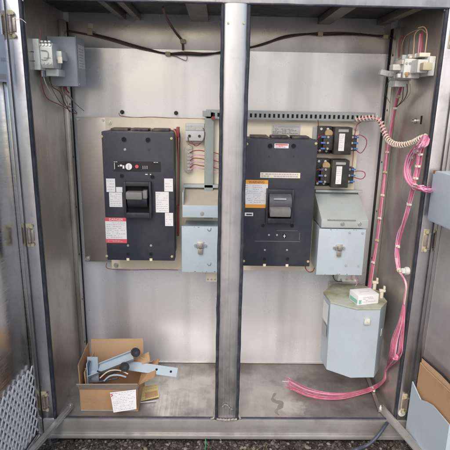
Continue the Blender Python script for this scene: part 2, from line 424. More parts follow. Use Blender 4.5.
# doors.  door-local frame: u runs from hinge to free edge, face plane v=0 looks into the cabinet
DW = .60
mL = Matrix.Translation((-.0585,-.013,0)) @ Matrix.Rotation(math.radians(-90-7), 4, 'Z')     # +x local -> toward the viewer, leaning out
mR = Matrix.Translation((1.2585,-.013,0)) @ Matrix.Rotation(math.radians(-90+8), 4, 'Z')
def door(mt, s):
    # s=+1: inner face toward local +y (left door), -1: toward local -y
    f = lambda a, b: (a*s, b*s) if s > 0 else (b*s, a*s)
    y0, y1 = f(-.035,-.0); dm = MT['door'] if s > 0 else MT['doorR']
    d = MB().box(0,DW,y0,y1,-.072,1.372,.002).build('door', dm, cab, mt)
    y0, y1 = f(.0002,.012)
    for (a,b,c,e) in ((.0,.022,-.072,1.372),(DW-.022,DW,-.072,1.372),(.0225,DW-.0225,-.072,-.045),(.0225,DW-.0225,1.345,1.372)):
        MB().box(a,b,y0,y1,c,e,.002).build('door_flange', MT['door'], d, mt)
    return d
dL = door(mL, 1); dR = door(mR, -1)
for (xa_,xb_,nm_) in ((-.066,-.0465,'l'),(1.2475,1.266,'r')):
    MB().box(xa_,xb_,-.008,-.004,-.06,H).build('hinge_leaf', MT['frame'], cab)
# expanded-metal vent screen on the left door
vm = MB(); cw, ch = .029, .042; U0, U1, Z0, Z1 = .008,.50,-.030,.222
def strand(a, b):
    d = (b-a).normalized(); nn = Vector((-d.z,0,d.x))*.0027
    vm.solid([a-nn+Vector((0,.004,0)),a+nn+Vector((0,.004,0)),a+nn+Vector((0,.0065,0)),a-nn+Vector((0,.0065,0))],
             [b-nn+Vector((0,.004,0)),b+nn+Vector((0,.004,0)),b+nn+Vector((0,.0065,0)),b-nn+Vector((0,.0065,0))])
nu = int((U1-U0)/cw); nz = int((Z1-Z0)/ch)
for i in range(nu):
    for j in range(nz):
        u, z = U0+i*cw, Z0+j*ch
        c = [Vector((u,0,z+ch/2)), Vector((u+cw/2,0,z+ch)), Vector((u+cw,0,z+ch/2)), Vector((u+cw/2,0,z))]
        for k in range(4): strand(c[k], c[(k+1)%4])
UE, ZE = U0+nu*cw, Z0+nz*ch
vs = vm.build('vent_screen', MT['mesh'], dL, mL, smooth=False); 
# stays that hold the doors
def stay(p0, p1, name='door_stay'):
    p0 = Vector(p0); p1 = Vector(p1); d = (p1-p0); L = d.length; d.normalize(); sd = d.cross(Vector((0,0,1))).normalized(); up = sd.cross(d)
    Mx = Matrix((d, sd, up)).transposed().to_4x4(); Mx = Matrix.Translation(p0) @ Mx
    m = MB(); m.box(0,L,-.011,.011,0,.004,.001,Mx); m.box(0,L,-.011,-.008,.0042,.012,.0008,Mx)
    o = m.build(name, MT['sill'], cab)
    b = MB(); b.cyl(p0+up*.004, p0+up*.012, .008, seg=6); b.cyl(p0+up*.002, p0+up*.016, .004, seg=12)
    b.build('pivot_bolt', MT['zinc'], o)
stay((.036,.045,.006),(-.060,-.255,-.020)); stay((1.170,.050,.006),(1.262,-.26,-.020))
# thin wire from the left hinge
MB().tube([at(15,20,y=-.02),at(21,19,y=-.02),at(26,23,y=-.02)], .0008, 6).build('hinge_wire', MT['natural'], cab)

# ================================================================== PLATES AND RAILS
def plate(name, x0, x1, z0, z1, y0, y1, mat, label, bolts, bmat='zinc'):
    t = thing(name, ((x0+x1)/2,.36,z0), label, 'plate')
    MB().box(x0,x1,y0,y1,z0,z1,.001).build('sheet', MT[mat], t)
    for bx, bz in bolts:
        m = MB(); m.cyl((bx,y0,bz),(bx,y0-.0025,bz),.010,seg=20,bev=.0006); m.cyl((bx,y0-.0026,bz),(bx,y0-.009,bz),.0065,seg=6,bev=.0008)
        m.build('bolt', MT[bmat], t)
        MB().cyl((bx,y1,bz),(bx,.3655,bz),.005,seg=10).build('standoff', MT['zinc'], t)
    return t
plate('mounting_plate', .142,.598,.437,1.026,.330,.334,'cream','cream painted mounting plate behind the left breaker',[(.157,1.008),(.160,.452)])
plate('mounting_plate', .602,1.082,.437,1.020,.330,.334,'cream','cream painted mounting plate behind the right breaker and the two small transformers',[(1.068,1.003)])
plate('filler_plate', .036,.200,.462,1.024,.340,.343,'plate','brushed grey steel sheet showing as a strip left of the left breaker',[(.046,.474)])
sc = MB()
for px,py in ((78,119),(103,120)):
    p = at(px,py,y=.339); MB().cyl((p.x,.340,p.z),(p.x,.336,p.z),.0045,seg=12).build('rivet', MT['zinc'], bpy.data.objects['filler_plate'])

# wiring duct with slots
dt = thing('wiring_duct', (.82,.33,1.03), 'grey slotted wiring duct running along the top edge of the right cream plate', 'duct')
MB().box(.512,1.128,.300,.3295,1.0285,1.0600,.0015).build('channel', MT['duct'], dt)
m = MB(); x = .52
while x < 1.12:
    m.box(x,x+.0075,.2990,.3005,1.0365,1.0500); x += .0168
m.build('slot', MT['dark'], dt)
pl = at(281,116,y=.31); 
cb = thing('channel_bar', (.525,.33,.66), 'upright grey channel bar standing beside the centre post', 'bar')
MB().box(.508,.541,.300,.304,.655,1.052,.001).box(.508,.511,.3042,.3295,.655,1.027).box(.538,.541,.3042,.3295,.655,1.027).build('web', MT['bar'], cb)
MB().box(.500,.53,.2965,.2998,1.036,1.056,.001).build('end_clip', MT['duct'], cb)
m = MB(); p = at(213,118,y=.30); m.cyl((p.x,.2995,p.z),(p.x,.292,p.z),.0065,seg=12); m.build('red_plug', MT['redw'], cb)
# short grey bar between breaker and the transformers
tag(MB().box(.908,.930,.322,.3295,.80,1.006,.002).build('backing_strip', MT['duct']), 'short grey upright strip left of the two small transformers', 'strip')

# nameplate
npz = thing('nameplate', (.81,.329,.974), 'silver rating nameplate with grey print above the right breaker', 'nameplate')
MB().box(.756,.862,.3275,.3298,.974,1.012,.0006).build('backing', paint('silver', (.55,.56,.54), .35, (.4,.38,.3), .3, 30), npz)
m = MB(); m.box(.760,.774,.3268,.3274,.998,1.008).box(.778,.858,.3268,.3274,1.000,1.007)
m.build('emblem', MT['greyink'], npz)
m = MB(); scrib(m,.760,.858,.3271,.977,.997,4,.0014); m.build('fine_print', MT['ink'], npz)
text('D', .011, .7635,.3266,.9990, MT['paper'], npz)

# ================================================================== CIRCUIT BREAKERS
def breaker(label, x0, x1, z0, z1):
    t = thing('circuit_breaker', ((x0+x1)/2,.33,z0), label, 'circuit breaker', 'large circuit breakers')
    c = MB(); c.box(x0,x1,.200,.245,z0,z1,.0035)
    c.build('cover', MT['breaker'], t)
    MB().box(x0+.004,x1-.004,.2455,.3295,z0+.004,z1-.001,.003).build('base', MT['breaker_edge'], t)
    m = MB()   # arc-chute ridges and terminal shrouds on top
    w = (x1-x0-.03)/3
    for k in range(3):
        a = x0+.015+k*w
        m.box(a+.006,a+w-.006,.252,.318,z1-.0005,z1+.0075,.002)
    m.build('terminal_shroud', MT['breaker_edge'], t)
    return t
def holes(t, pts, r, mat='dark', name='screw_hole', y=.2):
    for px, py in pts:
        p = at(px,py,y=y); m = MB(); m.cyl((p.x,y-.0006,p.z),(p.x,y+.0008,p.z), r, seg=20); o = m.build(name, MT[mat], t)
        if mat == 'dark' and r > .004:
            q = MB(); seg = 24
            for k in range(seg):
                a0, a1 = 2*math.pi*k/seg, 2*math.pi*(k+1)/seg
                q.solid([(p.x+math.cos(a)*rr_, y-.0001, p.z+math.sin(a)*rr_) for a, rr_ in ((a0,r),(a1,r),(a1,r+.0016),(a0,r+.0016))],
                        [(p.x+math.cos(a)*rr_, y-.0016, p.z+math.sin(a)*rr_) for a, rr_ in ((a0,r),(a1,r),(a1,r+.0016),(a0,r+.0016))])
            q.build('hole_rim', MT['bezel'], o)
def screws(t, pts, r=.003, mat='zinc', y=.2, name='screw'):
    for px, py in pts:
        p = at(px,py,y=y); m = MB(); screw(m,p.x,y,p.z,r); m.build(name, MT[mat], t)
def lab(t, px0, py0, px1, py1, mat='paper', name='sticker', y=.2, rows=0, h=.0015, ang=0):
    a = at(px0,py0,y=y); b = at(px1,py1,y=y)
    o = MB().box(a.x,b.x,y-.0007,y-.0001,b.z,a.z).build(name, MT[mat], t)
    if rows:
        m = MB(); scrib(m,a.x+.003,b.x-.003,y-.0008,b.z+.003,a.z-.003,rows,h); m.build('fine_print', MT['greyink'], o)
    return o, a, b
def bezel(t, px0, py0, px1, py1):
    a = at(px0,py0,y=.19); b = at(px1,py1,y=.19)
    x0,x1,z1,z0 = a.x,b.x,a.z,b.z; w = .0075
    m = MB()
    m.box(x0,x0+w,.176,.2005,z0,z1,.0025).box(x1-w,x1,.176,.2005,z0,z1,.0025)
    m.box(x0+w-.001,x1-w+.001,.178,.2004,z1-.016,z1-.001,.0025).box(x0+w-.001,x1-w+.001,.174,.2004,z0+.001,z0+.020,.0025)
    m.build('handle_bezel', MT['bezel'], t)
    MB().box(x0+w,x1-w,.1985,.2003,z0+.018,z1-.014).build('handle_slot', MT['dark'], t)
    return x0+w, x1-w, z0+.02, z1-.016

XL0,XL1,ZL0,ZL1 = .156,.404,.518,.984
bl = breaker('charcoal circuit breaker on the left plate with red DANGER label and toggle pushed up', XL0,XL1,ZL0,ZL1)
holes(bl,[(124,139.5),(148,140)],.0078); holes(bl,[(122,176),(152.5,177)],.0068); holes(bl,[(128,254),(151,254)],.0062)
screws(bl,[(101.8,136.5),(171.5,138.5),(106.8,256),(172,256.5)],.0034,'tie'); screws(bl,[(125,149.5),(128,245.5),(151,245.5)],.0032,'zinc'); holes(bl,[(149,150)],.0045,'bezel','blank_screw')
nt_ = MB()
for px in (128,151):
    p = at(px,259.5,y=.2); nt_.box(p.x-.005,p.x+.005,.1985,.2005,ZL0-.0005,ZL0+.009)
nt_.build('edge_notch', MT['cream'], bl)
o,a,b = lab(bl,113.5,161,161,172,'black','trip_unit')
m = MB(); p = at(129,166.5,y=.199); m.cyl((p.x,.1993,p.z),(p.x,.193,p.z),.0115,seg=28,bev=.001); d1 = m.build('trip_dial', MT['paper'], o)
m = MB(); m.box(p.x-.0012,p.x+.0012,.1918,.1929,p.z-.008,p.z+.008); m.build('dial_slot', MT['greyink'], d1)
m = MB(); p = at(137,166.5,y=.199); m.cyl((p.x,.1993,p.z),(p.x,.195,p.z),.0062,seg=20,bev=.0008); m.build('trip_button', MT['red'], o)
m = MB()
for px,py,w,h in ((114.5,166,.0018,.022),(121,165.5,.008,.006),(123.5,167,.006,.011),(118.5,166,.004,.003)):
    p = at(px,py,y=.199); m.box(p.x-w/2,p.x+w/2,.1986,.1992,p.z-h/2,p.z+h/2)
for px in (143,145,147):
    p = at(px,167,y=.199); m.box(p.x-.0007,p.x+.0007,.1986,.1992,p.z-.007,p.z+.004)
scrib(m, at(141,0,y=.199).x, at(148,0,y=.199).x, .1988, at(0,173,y=.199).z+.0, at(0,171,y=.199).z, 1, .003)
p = at(151,162.3,y=.199); scrib(m,p.x,b.x-.002,.1989,p.z-.001,p.z+.001,1,.0016)
p = at(113.8,161.8,y=.199); scrib(m,p.x,p.x+.02,.1989,p.z-.001,p.z+.001,1,.0016)
m.build('marking', MT['paper'], o)
x0,x1,z0,z1 = bezel(bl,124,181,152,217.5)
m = MB(); m.cyl((x0+.006,.196,z0+.045),(x1-.006,.196,z0+.045),.030,seg=36); m.build('toggle_drum', MT['bezel'], bl)
hb = MB(); hb.box(x0+.004,x1-.020,.150,.183,z1-.042,z1-.016,.004); hb.box(x1-.019,x1-.004,.158,.185,z1-.040,z1-.012,.003)
hb.build('toggle', MT['toggle'], bl)
lab(bl,106,178.5,115.5,192,'paper','sticker',rows=4); lab(bl,109,192.3,122.5,207,'paper','sticker',rows=7)
lab(bl,164.2,178.5,173,191.5,'paper','sticker',rows=4); lab(bl,155.5,191.7,169,212.5,'paper','sticker',rows=9); lab(bl,165,212.8,173.2,226,'paper','sticker',rows=5)
lab(bl,116,187,122.5,192.2,'paper','sticker'); 
o,a,b = lab(bl,105,217.5,127,243,'paper','danger_label',rows=0)
hgt = a.z-b.z
MB().box(a.x,b.x,.1988,.1993,a.z-.013,a.z).build('red_band', MT['red'], o); MB().box(a.x,b.x,.1988,.1993,b.z,b.z+.015).build('red_band', MT['red'], o)
text('DANGER', .0125, a.x+.014,.1987,a.z-.0110, MT['paper'], o)
m = MB(); scrib(m,a.x+.004,b.x-.004,.1992,b.z+.018,a.z-.016,9,.002,.7); scrib(m,a.x+.006,b.x-.006,.1987,b.z+.003,b.z+.012,2,.002); m.build('fine_print', MT['greyink'], o)

XR0,XR1,ZR0,ZR1 = .652,.904,.502,.967
br = breaker('charcoal circuit breaker on the right plate with orange banded label and toggle pushed down', XR0,XR1,ZR0,ZR1)
holes(br,[(270,146),(293.5,146)],.0078); holes(br,[(263,225.5),(292,225.5)],.0066); holes(br,[(264.5,259),(287.5,259)],.0062)
screws(br,[(247,144),(316,143.5),(243.8,261),(308,261.5)],.0034,'tie'); screws(br,[(264.8,250),(287,250),(269,235),(277,235)],.0026,'zinc'); holes(br,[(269,156.5),(293.5,156.5)],.0045,'bezel','blank_screw')
holes(br,[(284.3,236)],.0078,'dark','test_port')
p = at(284.3,236,y=.2); m = MB(); m.box(p.x-.0012,p.x+.0012,.1975,.1992,p.z-.0065,p.z+.0065).box(p.x-.005,p.x+.005,.1976,.1991,p.z-.001,p.z+.0012); m.build('port_mark', MT['paper'], br)
nt_ = MB()
for px in (264.5,287):
    p = at(px,264,y=.2); nt_.box(p.x-.005,p.x+.005,.1985,.2005,ZR0-.0005,ZR0+.009)
nt_.build('edge_notch', MT['cream'], br)
gl = MB(); a = at(255,241,y=.2); b = at(300,241,y=.2); gl.box(a.x,b.x,.1994,.2002,a.z-.0006,a.z+.0006)
a = at(277,230.5,y=.2); b = at(298,230.5,y=.2); gl.box(a.x,b.x,.1994,.2002,a.z-.0005,a.z+.0005); c = at(299.5,236,y=.2); gl.box(c.x-.0005,c.x+.0005,.1994,.2002,c.z-.015,c.z+.013)
gl.build('moulded_line', MT['greyw'], br)
o,a,b = lab(br,274.5,143.5,288.5,148.3,'paper','sticker'); m = MB(); m.box(a.x+.003,b.x-.003,.1989,.1993,a.z-.006,a.z-.0015); scrib(m,a.x+.004,b.x-.004,.1992,b.z+.002,b.z+.009,2,.002); m.build('red_print', MT['red'], o)
o,a,b = lab(br,260.3,172.3,300,178.3,'cream','sticker'); m = MB(); scrib(m,a.x+.004,b.x-.004,.1992,b.z+.002,a.z-.002,2,.005,.9); m.build('print', MT['greyink'], o)
o,a,b = lab(br,244.6,179.8,267,208,'paper','warning_label')
MB().box(a.x,b.x,.1988,.1993,a.z-.014,a.z).build('orange_band', MT['orange'], o); MB().box(a.x,b.x,.1988,.1993,b.z,b.z+.013).build('orange_band', MT['orange'], o)
text('WARNING', .0115, a.x+.015,.1987,a.z-.0112, MT['ink'], o)
m = MB(); scrib(m,a.x+.004,b.x-.004,.1992,b.z+.017,a.z-.017,10,.0018,.7); m.build('fine_print', MT['greyink'], o)
o,a,b = lab(br,244,212.5,253,216,'paper','sticker'); m = MB(); m.box(a.x+.008,b.x-.004,.1989,.1993,b.z+.003,a.z-.004); m.build('print', MT['ink'], o)
x0,x1,z0,z1 = bezel(br,266.5,188.5,292,223)
m = MB(); m.cyl((x0+.002,.196,(z0+z1)/2+.010),(x1-.002,.196,(z0+z1)/2+.010),.038,seg=40); m.build('toggle_drum', MT['toggle_dark'], br)
zc = at(280,211,y=.16).z
hb = MB(); hb.box(x0+.003,x1-.006,.140,.176,zc-.014,zc+.014,.004, Matrix.Translation((0,.16,zc)) @ Matrix.Rotation(.25,4,'X') @ Matrix.Translation((0,-.16,-zc)))
hb.build('toggle', MT['toggle'], br)
m = MB(); p = at(280,199,y=.158); m.box(p.x-.022,p.x+.022,.1562,.1580,p.z-.003,p.z+.003,0); m.build('drum_mark', MT['duct'], br)

# ================================================================== LATCHED CONTROL BOXES
def latch(t, px, py, y, s=1.0):
    p = at(px,py,y=y-.01); x, z = p.x, p.z
    m = MB(); m.box(x-.012*s,x+.012*s,y-.004,y-.0005,z-.008*s,z+.014*s,.001)
    for k in (-1,1): m.cyl((x+k*.0165*s,y-.0005,z+.002),(x+k*.0165*s,y-.007,z+.002),.0045*s,seg=12)
    o = m.build('latch', MT['zinc'], t)
    m = MB(); m.box(x-.006*s,x+.006*s,y-.018,y-.0045,z-.004*s,z+.010*s,.0015); m.box(x-.0075*s,x+.0075*s,y-.010,y-.0045,z-.027*s,z-.0085*s,.001)
    m.build('latch_hasp', MT['hinge'], o)
    return o
# right box
t = thing('control_box', (1.01,.33,.48), 'pale blue latched control box with sloping dusty lid below the two small transformers', 'control box', 'latched control boxes')
MB().box(.932,1.088,.184,.3290,.482,.652,.001).build('case', MT['blue'], t)
MB().box(.924,1.094,.174,.1835,.480,.656,.0025).build('cover', MT['blue'], t)
lid = MB(); lid.prism([(.172,.660),(.172,.690),(.3285,.762),(.3285,.660)], .930,1.098,'x',.0022); lid = lid.build('lid', MT['lidtop'], t)
m = MB(); m.box(.930,1.110,.305,.3285,.7635,.772,.001); m.build('lid_hinge', MT['lidtop'], t)
m = MB(); m.box(.950,1.052,.1690,.1715,.6885,.6915); m.build('lid_lip', MT['zinc'], t)
for px,py in ((342.5,224),(359.5,224)):
    p = at(px,py,y=.172); m = MB(); screw(m,p.x,.1718,p.z,.0055); m.build('lid_screw', MT['zinc'], lid)
for px,py in ((349.5,232.5),(362.5,233),(346,265.5),(358.5,266)):
    p = at(px,py,y=.174); m = MB(); screw(m,p.x,.1738,p.z,.0035); m.build('cover_screw', MT['blue2'], t)
latch(t, 339.5,249,.174,1.05)
# left box
t = thing('control_box', (.49,.33,.47), 'pale blue latched control box with open tray between left breaker and centre post', 'control box', 'latched control boxes')
MB().box(.438,.562,.206,.3290,.480,.640,.001).build('case', MT['blue3'], t)
MB().box(.430,.565,.196,.2055,.476,.652,.002).build('cover', MT['blue3'], t)
m = MB(); m.box(.4325,.562,.206,.209,.683,.728,.001).box(.4325,.436,.2093,.3288,.683,.774,.0008).box(.562,.5655,.2093,.3288,.683,.774,.0008).box(.4363,.5617,.2093,.3288,.683,.686)
m.build('tray', MT['blue3'], t)
m = MB(); m.prism([(.2095,.7255),(.3285,.774),(.3285,.770),(.2095,.7215)], .4363,.5617,'x'); m.build('tray_liner', paint('tan_board', (.44,.41,.34), .6, (.35,.3,.2), .4, 14), t)
m = MB(); m.box(.430,.560,.300,.3285,.7745,.786,.001); m.build('hinge_bar', MT['lidtop'], t)
m = MB(); p = at(202,213.5,y=.206); screw(m,p.x,.2058,p.z,.0055); m.build('tray_screw', MT['zinc'], t)
for px,py in ((208.5,229),(208.5,263.5)):
    p = at(px,py,y=.196); m = MB(); m.tube([(p.x-.004,.195,p.z),(p.x,.1935,p.z-.006),(p.x+.007,.1935,p.z-.004),(p.x+.009,.195,p.z+.004)],.0012,6); m.build('cover_slot', MT['greyw'], t)
latch(t, 200.3,246.5,.196,1.1)
def chips(parent, x0, x1, y, z, n, mat='hinge', up=1):
    for k in range(n):
        x = random.uniform(x0,x1-.006); w = random.uniform(.002,.007); hh = random.uniform(.0012,.0035)
        MB().prism([(x,z),(x+w,z),(x+w*.8,z+up*hh),(x+w*.45,z+up*hh*.6),(x+w*.2,z+up*hh)], y-.0004, y-.00005, 'y').build('paint_chip', MT[mat], parent)
rst = MT['rust'] = paint('rust_spot', (.20,.09,.045), .8, (.10,.06,.04), .6, 60)
cbs = [o for o in bpy.data.objects if o.name.startswith('control_box')]
chips(cbs[0], .926,1.092,.174,.4825,6,'rust'); chips(cbs[1], .432,.562,.196,.4785,4,'rust')
chips(cbs[0], .926,1.092,.174,.6535,4,'rust',-1); chips(cbs[1], .432,.562,.196,.6500,3,'rust',-1)
# terminals sticking out below
for (px0,px1,lb,mat,nmz) in ((338,354,'white terminal block poking out below the right pale blue control box','white','terminal_block'),(206,217,'yellowish terminal block poking out below the left pale blue control box','natural','terminal_block')):
    a = at(px0,273,y=.27); b = at(px1,281,y=.27)
    t = thing(nmz, ((a.x+b.x)/2,.33,b.z), lb, 'terminal block')
    MB().box(a.x,b.x,.262,.3285,b.z,.4795 if px0 > 300 else .4755,.002).build('housing', MT[mat], t)
    m = MB()
    for k in range(3):
        x = a.x+(b.x-a.x)*(k+.5)/3; m.cyl((x,.2625,b.z+.010),(x,.2595,b.z+.010),.0035,seg=10)
    m.build('terminal_screw', MT['zinc'], t)

# ================================================================== FUSE HOLDER, TERMINAL STRIP
t = thing('fuse_holder', (.47,.329,.945), 'grey white fuse holder with two dark screws above the terminal strip', 'fuse holder')
m = MB(); m.box(.437,.507,.300,.3295,.948,.984,.003).box(.437,.507,.310,.3295,.9845,1.010,.002); m.build('body', MT['blue2'] if False else paint('fuse_grey',(.55,.58,.60),.4,(.4,.4,.35),.3,20), t)
for x in (.453,.489): MB().cyl((x,.2995,.966),(x,.297,.966),.005,seg=14).build('fuse_screw', MT['bezel'], t)
m = MB()
for k in range(5):
    for j in range(2): m.box(.441+k*.013,.449+k*.013,.3085,.3098,.988+j*.010,.995+j*.010)
m.build('contact', MT['zinc'], t)
t = thing('terminal_strip', (.445,.329,.829), 'narrow upright terminal strip with red wires right of the left breaker', 'terminal strip')
MB().prism([(.432,.842),(.445,.828),(.462,.834),(.462,.925),(.447,.933),(.432,.918)], .312,.3295,'y',.001).build('strip_body', paint('strip_beige',(.52,.48,.42),.5,(.3,.25,.2),.4,30), t)
for k in range(7):
    z = .843+k*.0125
    m = MB(); m.cyl((.448,.3118,z),(.448,.3085,z),.004,seg=12); m.cyl((.456,.3118,z),(.456,.3095,z),.0026,seg=10); m.build('terminal_screw', MT['zinc'], t)
def wire(name, pts, r, mat, label, cat='wire', group=None, y=None, **k):
    P = [at(p[0],p[1],**({'y':p[2]} if len(p) > 2 else {'y':y})) for p in pts]
    o = MB().tube(P, r, 8, 5).build(name, MT[mat]); return tag(o, label, cat, group)
hs = (152,156.5,160,163.5,167,170)
words = ('topmost','second','third','fourth','fifth','lowest')
for k, h0 in enumerate(hs):
    ym = .300
    wire('jumper_wire',[(190,h0+.6,.309),(194,h0-1.2-.3*k,.303),(200,h0-1.5,ym),(206,h0-.5,.312),(214,h0+.6+(k%2),.312),(222,h0+3,.315)], .0017,'redw' if k%2==0 else 'palepink', words[k]+' of the thin red jumper wires running right from the terminal strip', 'wire', 'red jumper wires at the terminal strip')
wire('loop_wire',[(188,137,.298),(189,142,.295),(194,144,.294),(202,142,.295),(205,133,.30),(203,128,.309)],.0016,'brown','brown wire looped under the grey white fuse holder')
wire('loop_wire',[(190,140,.305),(196,146,.30),(203,141,.302)],.0015,'redw','short red wire under the grey white fuse holder')
# wires at the right flank of left breaker
t = thing('wire_bundle', (.42,.30,.65), 'dark red and brown wires running down the right flank of the left breaker', 'wires')
for k,(dx,mt_) in enumerate(((0,'redw'),(1.2,'brown'),(2.2,'tanw'),(3.2,'blackw'),(-.6,'tanw'))):
    P = [(174+dx,129,.285),(176.5+dx,134,.28),(177+dx*.8,146,.285),(178+dx*.5,160,.288),(178+dx*.4,175,.29),(177.5+dx*.4,196,.29),(177.5+dx*.3,215,.29),(177.5+dx*.3,236,.292)]
    MB().tube([at(a,b,y=c) for a,b,c in P], .0021, 8, 5).build('wire', MT[mt_], t)
m = MB(); a = at(176.5,206,y=.27); b = at(180,236,y=.27); m.box(a.x+.001,b.x-.005,.278,.30,b.z,a.z,.002); m.build('red_sleeve', MT['redw'], t)
m = MB(); p = at(177.5,130,y=.27); m.box(p.x-.005,p.x+.006,.275,.30,p.z-.026,p.z+.010,.002); m.build('red_cap', MT['redw'], t)
wire('copper_lead',[(112,131,.28),(118,128.5,.275),(135,128.3,.275),(150,129,.275),(165,128.6,.275),(174,131,.28)],.0016,'brown','thin brown lead arched along the top of the left breaker')
wire('thin_lead',[(119,113,.345),(121,116,.34),(135,117.5,.335),(152,117,.335),(170,118,.335),(190,118.5,.335),(205,119,.33)],.0012,'redw','thin red lead along the top edge of the left cream plate')
wire('thin_lead',[(107,263,.30),(108,268.5,.31),(130,270,.325),(155,269.5,.325),(178,270,.325)],.0012,'redw','thin red lead along the bottom edge of the left cream plate')
wire('thin_lead',[(306,262,.27),(305.5,268,.25),(309,272,.24),(313,271,.25),(315,266,.28)],.0017,'redw','small red wire loop at the bottom right corner of the right breaker')
wire('thin_lead',[(351,279,.26),(353,274,.25),(356,277,.24),(357,283,.245),(354,287,.25),(351,285,.26)],.0017,'palepink','small red wire loop hanging below the right control box')
wire('thin_lead',[(336,274,.27),(333,276,.25),(336,281,.25),(342,281,.255)],.0017,'blackw','short black wire below the right control box')

# ================================================================== SMALL TRANSFORMERS
def transformer(px0,py0,px1,py1,label):
    y = .262; a = at(px0,py0,y=y); b = at(px1,py1,y=y)
    x0,x1,z1,z0 = a.x,b.x,a.z,b.z; w = x1-x0
    t = thing('control_transformer', ((x0+x1)/2,.33,z0), label, 'transformer', 'small control transformers')
    cx0, cx1 = x0+w*.40, x0+w*.93
    MB().box(cx0,cx1,y,.322,z0,z1,.0025).build('core', MT['core'], t)
    MB().box(x0-.004,cx0-.001,.300,.3285,z0-.001,z1+.001,.002).build('primary_base', MT['black'], t)
    m = MB(); m.cyl((x0+w*.27,.2985,z1-.024),(x0+w*.27,.286,z1-.024),.014,seg=20); m.build('coil', MT['coilpaper'], t)
    m = MB(); m.box(x0+w*.10,cx0-.0012,.276,.2995,z0+.014,z1-.030,.002); m.build('primary_block', MT['core'], t)
    MB().box(cx1+.001,x1+.018,.290,.3285,z0+.012,z1-.030,.002).build('secondary_block', MT['core'], t)
    for k in range(2):
        for zz in (z0+.009,z1-.009):
            m = MB(); xx = x0+.006+k*w*.20; m.cyl((xx,.2998,zz),(xx,.297,zz),.0045,seg=14); m.build('foot_screw', MT['white'], t)
    for k in range(3):
        z = z0+.020+k*(z1-z0-.056)/2
        m = MB(); m.box(x0+w*.02,x0+w*.16,.271,.2755,z-.0030,z+.0030,.001); m.build('lug', MT['bluelug'], t)
        m = MB(); m.cyl((x0+w*.23,.2758,z),(x0+w*.23,.271,z),.0042,seg=12); m.build('terminal_screw', MT['zinc'], t)
        m = MB(); m.box(x1+.006,x1+.022,.2835,.2895,z-.0030,z+.0030,.001); m.build('lug', MT['bluelug'], t)
        m = MB(); m.cyl((x1+.000,.2898,z),(x1+.000,.285,z),.0042,seg=12); m.build('terminal_screw', MT['zinc'], t)
    lx0, lx1 = cx0+(cx1-cx0)*.26, cx0+(cx1-cx0)*.58
    o = MB().box(lx0,lx1,y-.0008,y-.0001,z0+.014,z1-.022).build('sticker', MT['paper'], t)
    m = MB(); scrib(m,lx0+.002,lx1-.002,y-.0009,z0+.016,z1-.024,9,.0014); m.build('fine_print', MT['greyink'], o)
    MB().box(lx0-.004,lx1+.012,y-.0008,y-.0001,z1-.016,z1-.007).build('sticker', MT['duct'], t)
    return t,x0,x1,z0,z1
t1 = transformer(322,127,353,155,'upper of the two small black control transformers with white sticker')
t2 = transformer(319.5,160,350,188,'lower of the two small black control transformers with white sticker')
for (lb, pts) in (
 ('red wire looping right of the upper small transformer',[(355,137,.286),(360,135,.28),(366,139,.28),(366,146,.285),(361,153,.30),(356,150,.30),(354,147,.286)]),
 ('red wire looping right of the lower small transformer',[(354,172,.286),(358,171,.28),(364,172,.28),(365,176,.285),(361,179,.29),(353,177,.286)]),
 ('red wire looping left of the upper small transformer',[(325,135,.273),(319,137,.27),(316,143,.28),(317,150,.29),(322,151,.28),(325,146,.273)]),
 ('red wire looping left of the lower small transformer',[(324,169,.273),(317,170,.27),(315,176,.28),(317,182,.29),(322,180,.273)]),
 ('red wire running down between duct and upper small transformer',[(361,122,.298),(357,125,.30),(355,133,.30),(354,140,.30),(353,158,.30),(352,168,.286)]),
 ('short red wire dropping from the duct left of the upper small transformer',[(318,120,.299),(318.5,126,.31),(319,132,.305),(318,139,.28)])):
    wire('loop_wire', pts, .0015, 'redw', lb, 'wire', 'red wires at the small transformers')

# ================================================================== UPPER LEFT: GREY BOX, CONTACTOR, WIRES
t = thing('junction_box', (.06,.22,1.13), 'grey steel junction box with white sticker on its side in the upper left corner', 'junction box')
bx = MB().box(.003,.094,.170,.272,1.130,1.283,.002).build('case', MT['blue2'], t)
MB().box(.0942,.0958,.170,.272,1.130,1.285,.0006).build('cover', MT['blue2'], t)
MB().box(.0959,.0966,.190,.262,1.188,1.262).build('sticker', MT['paper'], t)
m = MB()
for i in range(7): m.box(.0966,.0969,.194,.194+random.uniform(.03,.06),1.194+i*.009,1.196+i*.009)
m.build('fine_print', MT['greyink'], bpy.data.objects[t.children[-1].name])
for z in (1.137,1.277): MB().cyl((.0958,.18,z),(.0975,.18,z),.003,seg=8).build('cover_screw', MT['zinc'], t)
t = thing('contactor', (.05,.09,1.16), 'white contactor clipped to the left side wall in front of the grey junction box', 'contactor', 'white contactors on the side walls')
MB().box(.003,.030,.046,.140,1.174,1.262,.002).build('rail_foot', MT['white'], t)
MB().prism([(.052,1.190),(.060,1.180),(.128,1.180),(.138,1.198),(.138,1.236),(.126,1.252),(.062,1.252),(.052,1.240)], .0302,.066,'x',.002).build('body', MT['white'], t)
MB().box(.0662,.084,.084,.146,1.206,1.232,.003).build('top_block', MT['white'], t)
MB().box(.0302,.070,.088,.156,1.158,1.1795,.003).build('lower_block', MT['white'], t)
m = MB()
for k in range(4): m.cyl((.030+.010*k,.0535,1.246),(.030+.010*k,.0515,1.2462),.0035,seg=10)
for k in range(3): m.cyl((.038+.011*k,.0515,1.195),(.038+.011*k,.0500,1.195),.0038,seg=10)
m.build('terminal_screw', MT['zinc'], t)
m = MB(); m.tube([(.033,.0505,1.204),(.048,.0490,1.204),(.054,.0490,1.214),(.052,.0490,1.228),(.033,.0505,1.230)],.0012,6); m.build('ridge', MT['duct'], t)
